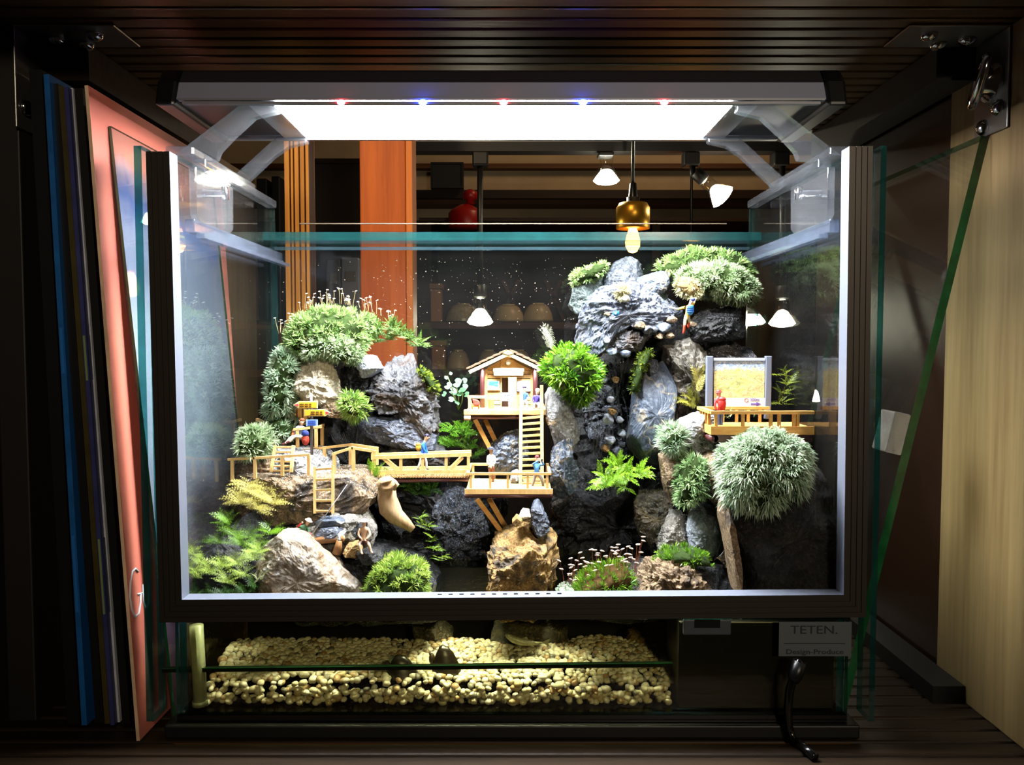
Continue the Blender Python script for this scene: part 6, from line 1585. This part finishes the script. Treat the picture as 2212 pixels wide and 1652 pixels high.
# ================================================================== miniature people
SKIN = (236, 190, 152)
def person(label, J, Y, H, col, face=(0.3, -1, -0.1), hat=None, hair=(60, 40, 30), pack=None, extra=None):
    """J: joint -> (px, py, depth in px); H: standing height in px; col: shirt, sleeve, trousers, shin, shoe colours"""
    k = u(Y); root = J['pelvis']
    def lo(j): x, y, d = J[j]; return Vector(((x - root[0]) / H, d / H, -(y - root[1]) / H))
    chain = [('pelvis','waist'),('waist','chest'),('chest','neck'),('neck','head')]
    if 'waist' not in J: a, b = J['pelvis'], J['chest']; J['waist'] = tuple((a[i] * .55 + b[i] * .45) for i in range(3))
    for s in 'lr': chain += [('chest', s+'sho'),(s+'sho', s+'elb'),(s+'elb', s+'hand'),('pelvis', s+'hip'),(s+'hip', s+'knee'),(s+'knee', s+'ank'),(s+'ank', s+'toe')]
    names = []; 
    for a, b in chain:
        for n in (a, b):
            if n not in names: names.append(n)
    rad = dict(pelvis=(.085,.065), waist=(.075,.055), chest=(.095,.062), neck=(.034,.034), head=(.066,.070), lsho=(.046,.046), lelb=(.034,.034), lhand=(.024,.024), lhip=(.064,.064), lknee=(.046,.046), lank=(.034,.034), ltoe=(.028,.024))
    me = bpy.data.meshes.new('tmp')
    pts = [lo(n) for n in names]
    # a second head point so that the skull has height
    up = (lo('head') - lo('neck')).normalized(); pts.append(lo('head') + up * 0.055)
    ed = [(names.index(a), names.index(b)) for a, b in chain] + [(names.index('head'), len(pts) - 1)]
    me.from_pydata([tuple(p) for p in pts], ed, [])
    ob = bpy.data.objects.new('tmp', me); COL.objects.link(ob)
    sk = ob.modifiers.new('s', 'SKIN'); sk.use_smooth_shade = True
    for i, n in enumerate(names):
        key = n if n in rad else 'l' + n[1:]; r = rad[key]
        me.skin_vertices[0].data[i].radius = r
    me.skin_vertices[0].data[len(pts) - 1].radius = (.05, .052)
    me.skin_vertices[0].data[0].use_root = True
    sb = ob.modifiers.new('b', 'SUBSURF'); sb.levels = 1; sb.render_levels = 1
    dg = bpy.context.evaluated_depsgraph_get(); ev = ob.evaluated_get(dg)
    bm_ = bpy.data.meshes.new_from_object(ev)
    bpy.data.objects.remove(ob)
    V = np.array([v.co[:] for v in bm_.vertices]) if len(bm_.vertices) else np.zeros((0, 3))
    FC = [tuple(p.vertices) for p in bm_.polygons]
    keys = {'head': 0, 'shirt': 1, 'sleeve': 2, 'trousers': 3, 'shin': 4, 'shoe': 5}
    bones = []
    for a, b in chain:
        s = b[1:] if b[0] in 'lr' and b[1:] in ('sho','elb','hand','hip','knee','ank','toe') else b
        kk = dict(waist='shirt', chest='shirt', neck='shirt', head='head', sho='shirt', elb='shirt', hand='sleeve', hip='trousers', knee='trousers', ank='shin', toe='shoe')[s]
        bones.append((lo(a), lo(b), keys[kk]))
    bones.append((lo('head'), pts[-1], 0))
    def nearest(c):
        best = 9; r = 0
        for a, b, kk in bones:
            d = b - a; tt = max(0, min(1, (c - a).dot(d) / max(d.length_squared, 1e-9))); e = (c - a - d * tt).length
            if e < best: best = e; r = kk
        if r == 3 and c.z > lo('pelvis').z + 0.06: r = 1
        return r
    m = MB()
    loc = P(root[0], root[1], Y)
    S = H * k
    W_ = [loc + Vector((v[0] * S, v[1] * S, v[2] * S)) for v in V]
    m.v = [tuple(w) for w in W_]; m.f = FC
    m.mi = [nearest(Vector(V[list(f)].mean(0))) for f in FC]
    def wp(v): return loc + v * S
    fc = Vector(face).normalized(); hd = lo('head') + up * 0.02
    sd = fc.cross(up).normalized()
    m.cur = 0
    m.tube([wp(hd + fc * 0.055), wp(hd + fc * 0.088 - up * 0.012)], [0.013 * S, 0.010 * S], 6)          # nose
    for s in (-1, 1): m.ball(wp(hd + sd * s * 0.066), 0.012 * S, 0.016 * S, 0.022 * S, 6, 5)              # ears
    m.tube([wp(hd + fc * 0.064 - up * 0.038 - sd * 0.018), wp(hd + fc * 0.064 - up * 0.038 + sd * 0.018)], 0.005 * S, 5)
    for s in 'lr':                                                                                       # five fingers
        h = lo(s + 'hand'); d = (h - lo(s + 'elb')).normalized(); q = d.cross(Vector((0.2, 1, 0.1))).normalized(); cu = q.cross(d)
        for i in range(4):
            b = h + d * 0.012 + q * (i - 1.5) * 0.012; L = (0.040, 0.046, 0.043, 0.034)[i]
            m.tube([wp(b), wp(b + d * L * .55), wp(b + d * L * .85 + cu * L * .4)], [.0062 * S, .0056 * S, .004 * S], 5)
        b = h + q * -0.016; m.tube([wp(b), wp(b + d * 0.018 - q * 0.018), wp(b + d * 0.034 - q * 0.020)], [.007 * S, .006 * S, .004 * S], 5)
    t = thing('person', wp(Vector((0, 0, float(V[:, 2].min()) if len(V) else 0))), label, 'person')
    shirt, sleeve, trousers, shin, shoe = col
    def pm(c): return plain('paint_%d_%d_%d' % c, c, 0.55)
    build('body', m, [pm(SKIN), pm(shirt), pm(sleeve), pm(trousers), pm(shin), pm(shoe)], t, True)
    for s in (-1, 1): build('eye', MB().ball(wp(hd + fc * 0.062 + sd * s * 0.024 + up * 0.012), 0.007 * S, n=6, m=4), pm((30, 24, 22)), t, True)
    top = hd + up * 0.035
    hm = MB()
    R3 = Matrix((sd, fc, up)).transposed()
    if hat:
        for i in range(1): pass
        cap = MB().lathe([(0.076 * S, 0), (0.076 * S, 0.012 * S), (0.070 * S, 0.035 * S), (0.045 * S, 0.058 * S), (0.002 * S, 0.066 * S)], wp(top - up * 0.012), 14, up)
        build('hat_crown', cap, pm(hat), t, True)
        build('hat_brim', MB().lathe([(0.074 * S, 0), (0.112 * S, -0.008 * S), (0.112 * S, -0.002 * S), (0.074 * S, 0.008 * S)], wp(top - up * 0.010), 16, up), pm(hat), t, True)
    else:
        build('hair', MB().ball(wp(top - fc * 0.018 - up * 0.004), 0.074 * S, 0.074 * S, 0.058 * S, 12, 7), pm(hair), t, True)
    if pack:
        c, sc, dr = pack; cc = (lo('chest') + lo('waist')) / 2 + Vector(dr) * 0.14
        build('backpack', MB().ball(wp(cc), 0.10 * S * sc[0], 0.09 * S * sc[1], 0.15 * S * sc[2], 12, 8), pm(c), t, True)
        build('backpack_flap', MB().ball(wp(cc + Vector((0, 0, 0.10 * sc[2]))), 0.098 * S * sc[0], 0.088 * S * sc[1], 0.06 * S * sc[2], 12, 6), pm(tuple(int(v * .86) for v in c)), t, True)
    if extra: extra(t, wp, lo, S, pm)
    return t

# hiker walking over the footbridge
person('hiker in a blue jacket with a yellow pack walking over the footbridge', dict(
    head=(922,944,0), neck=(918,953,0), chest=(915,961,0), pelvis=(913,981,0),
    lsho=(917,959,5), lelb=(920,971,6), lhand=(924,979,3), rsho=(914,959,-5), relb=(917,971,-7), rhand=(923,978,-5),
    lhip=(914,983,3.5), lknee=(920,998,4), lank=(921,1013,4), ltoe=(927,1015,4), rhip=(912,983,-3.5), rknee=(909,998,-4), rank=(902,1012,-4), rtoe=(908,1015,-4)),
    0.586, 76, ((34, 104, 206), (34, 104, 206), (226, 222, 210), (226, 222, 210), (80, 60, 40)), (1, -0.3, -0.15), None, (40, 40, 70), ((240, 190, 60), (.8, .9, .8), (-1, 0, 0.1)))
# man at the back rail of the deck
person('man in a white shirt and dark cap standing at the deck railing', dict(
    head=(1061,972,0), neck=(1061,980,0), chest=(1061,988,0), pelvis=(1062,1008,0),
    lsho=(1068,986,1), lelb=(1070,996,-2), lhand=(1067,1003,-6), rsho=(1054,986,1), relb=(1053,997,-1), rhand=(1057,1005,-5),
    lhip=(1065,1010,0), lknee=(1065,1026,-1), lank=(1065,1043,1), ltoe=(1067,1046,-5), rhip=(1059,1010,0), rknee=(1059,1026,-1), rank=(1059,1043,1), rtoe=(1057,1046,-5)),
    0.588, 78, ((226, 224, 214), (226, 224, 214), (112, 66, 44), (112, 66, 44), (50, 36, 30)), (0.5, -1, -0.1), (54, 60, 78))
def camera(t, wp, lo, S, pm):
    c = lo('lhand') + Vector((0.02, -0.02, 0.02)); build('hand_camera', MB().box(wp(c - Vector((.03, .02, .02))), wp(c + Vector((.03, .02, .025)))), pm((30, 30, 34)), t)
person('photographer in a blue jacket with red hair at the deck corner', dict(
    head=(1161,990,0), neck=(1160,999,0), chest=(1159,1005,0), pelvis=(1160,1022,0),
    lsho=(1166,1003,0), lelb=(1175,1003,-5), lhand=(1169,993,-9), rsho=(1152,1003,0), relb=(1152,1000,-9), rhand=(1163,993,-10),
    lhip=(1164,1024,0), lknee=(1171,1036,-2), lank=(1174,1053,0), ltoe=(1177,1056,-4), rhip=(1156,1024,0), rknee=(1153,1038,-2), rank=(1148,1054,0), rtoe=(1146,1056,-5)),
    0.572, 74, ((84, 150, 224), (84, 150, 224), (140, 132, 130), (140, 132, 130), (60, 50, 46)), (0.7, -0.7, 0), None, (112, 36, 40), None, camera)
# two people at the cabin door
person('person in white with a blue scarf sitting beside the cabin door', dict(
    head=(1133,840,0), neck=(1133,847,0), chest=(1134,853,0), pelvis=(1133,868,0),
    lsho=(1139,851,0), lelb=(1142,858,-4), lhand=(1137,863,-8), rsho=(1128,851,0), relb=(1126,859,-3), rhand=(1129,865,-8),
    lhip=(1136,869,-2), lknee=(1138,868,-11), lank=(1138,880,-12), ltoe=(1139,883,-16), rhip=(1130,869,-2), rknee=(1129,868,-11), rank=(1129,880,-12), rtoe=(1128,883,-16)),
    0.617, 66, ((40, 80, 180), (240, 240, 236), (240, 240, 236), (240, 240, 236), (60, 50, 50)), (0.5, -1, 0), None, (44, 36, 60))
person('white haired person in a violet jumper sitting at the cabin corner', dict(
    head=(1161,845,0), neck=(1160,853,0), chest=(1159,858,0), pelvis=(1158,872,0),
    lsho=(1165,856,0), lelb=(1168,863,-4), lhand=(1165,868,-9), rsho=(1153,856,0), relb=(1151,864,-3), rhand=(1155,869,-9),
    lhip=(1161,873,-2), lknee=(1164,871,-11), lank=(1163,881,-12), ltoe=(1164,884,-16), rhip=(1155,873,-2), rknee=(1153,871,-11), rank=(1153,881,-12), rtoe=(1152,884,-16)),
    0.614, 66, ((58, 44, 140), (58, 44, 140), (242, 238, 226), (242, 238, 226), (90, 70, 60)), (0.2, -1, 0), None, (240, 230, 205))
# climber on the wall
def stripes(t, wp, lo, S, pm):
    c = (lo('chest') + lo('waist')) / 2 + Vector((0.03, -0.14, 0.0))
    for dz in (0.05, 0.0, -0.05): build('pack_stripe', MB().lathe([(0.112 * S, -0.010 * S), (0.116 * S, 0), (0.112 * S, 0.010 * S)], wp(c + Vector((0, 0, dz))), 16), pm((24, 84, 180)), t, True)
person('climber with a blue striped pack and red socks on the cliff face', dict(
    head=(1494,650,0), neck=(1490,657,0), chest=(1487,665,0), pelvis=(1484,684,0),
    lsho=(1494,663,2), lelb=(1500,654,6), lhand=(1503,645,10), rsho=(1478,664,2), relb=(1465,668,4), rhand=(1451,664,6),
    lhip=(1487,687,0), lknee=(1490,696,4), lank=(1488,704,6), ltoe=(1490,708,10), rhip=(1481,687,0), rknee=(1479,702,-1), rank=(1478,716,2), rtoe=(1477,720,6)),
    0.578, 74, ((240, 196, 70), (232, 228, 214), (206, 196, 160), (214, 74, 50), (206, 62, 44)), (0.2, 1, 0.3), None, (34, 50, 110), ((60, 150, 226), (1, 1, 1), (0.25, -1, 0)), stripes)
# angler
def rod(t, wp, lo, S, pm):
    a = wp(lo('lhand')); build('fishing_rod', MB().tube([a, P(750, 1046, 0.53)], [0.00045, 0.0002], 5), pm((214, 214, 220)), t, True)
person('angler in a green waistcoat, red sleeves and white hat', dict(
    head=(666,1126,0), neck=(662,1134,0), chest=(658,1140,0), pelvis=(653,1160,0),
    lsho=(664,1138,2), lelb=(668,1150,-3), lhand=(675,1154,-6), rsho=(650,1137,1), relb=(643,1137,-2), rhand=(653,1128,-5),
    lhip=(657,1162,-3), lknee=(665,1164,-12), lank=(660,1174,-8), ltoe=(666,1176,-10), rhip=(649,1162,-3), rknee=(648,1166,-12), rank=(642,1174,-4), rtoe=(646,1177,-8)),
    0.538, 78, ((66, 110, 74), (190, 30, 44), (60, 90, 70), (60, 90, 70), (50, 40, 36)), (0.8, -0.6, -0.2), (240, 232, 210), (90, 60, 40), None, rod)
person('shirtless man in brown shorts and white cap sitting on a stone', dict(
    head=(787,1128,0), neck=(787,1137,0), chest=(787,1145,0), pelvis=(787,1168,0),
    lsho=(796,1142,0), lelb=(801,1154,-5), lhand=(793,1162,-12), rsho=(778,1142,0), relb=(775,1154,-5), rhand=(783,1161,-12),
    lhip=(792,1170,-3), lknee=(799,1169,-16), lank=(804,1186,-17), ltoe=(809,1190,-22), rhip=(782,1170,-3), rknee=(778,1170,-16), rank=(783,1188,-17), rtoe=(787,1192,-22)),
    0.526, 84, (SKIN, SKIN, (92, 62, 48), SKIN, SKIN), (0.1, -1, -0.2), (246, 240, 226))
# resting hiker at the lookout
person('hiker in a pale blue shirt and cream trousers resting at the lookout', dict(
    head=(652,911,0), neck=(650,919,0), chest=(649,925,0), pelvis=(651,942,0),
    lsho=(656,923,0), lelb=(659,933,-3), lhand=(656,940,-7), rsho=(642,923,0), relb=(638,933,-2), rhand=(641,942,-6),
    lhip=(654,944,-2), lknee=(640,940,-12), lank=(630,952,-16), ltoe=(622,954,-18), rhip=(648,944,-2), rknee=(632,942,-9), rank=(620,956,-12), rtoe=(612,958,-14)),
    0.594, 78, ((150, 176, 226), (150, 176, 226), (236, 224, 196), (236, 224, 196), (110, 44, 50)), (0.1, -1, -0.2), None, (120, 62, 34))
# red hiker at the map board
person('hiker with a big red pack standing at the map board', dict(
    head=(1552,850,0), neck=(1553,858,0), chest=(1555,866,0), pelvis=(1556,890,0),
    lsho=(1562,864,0), lelb=(1565,876,-3), lhand=(1562,886,-6), rsho=(1546,864,0), relb=(1543,876,-3), rhand=(1547,886,-6),
    lhip=(1559,892,0), lknee=(1559,906,0), lank=(1559,921,0), ltoe=(1561,923,5), rhip=(1553,892,0), rknee=(1553,906,0), rank=(1553,921,0), rtoe=(1551,923,5)),
    0.552, 80, ((196, 40, 40), (196, 40, 40), (50, 80, 150), (50, 80, 150), (60, 44, 40)), (-0.3, 0.9, 0.1), (206, 44, 40), (120, 30, 30), ((206, 36, 34), (1.15, 1.1, 1.2), (0.1, -1, 0.15)))
# brown fungus-like pipe outlet and a bright bead on the cliff
t = thing('glass_bead', P(1331, 677, 0.585), 'small blue glass bead lying on the wet cliff face', 'bead')
build('bead', MB().ball(P(1331, 677, 0.584), 7 * u(.584), 7 * u(.584), 6 * u(.584), 14, 9), plain('blue_glass_bead', (20, 110, 190), 0.05, 0, 0.9), t, True)
build('bead_hole', MB().lathe([(2.4 * u(.584), 0), (1.4 * u(.584), 0.0006)], P(1330, 677, 0.5815), 10, (0, -1, 0)), plain('bead_hole', (190, 220, 236), 0.3), t)
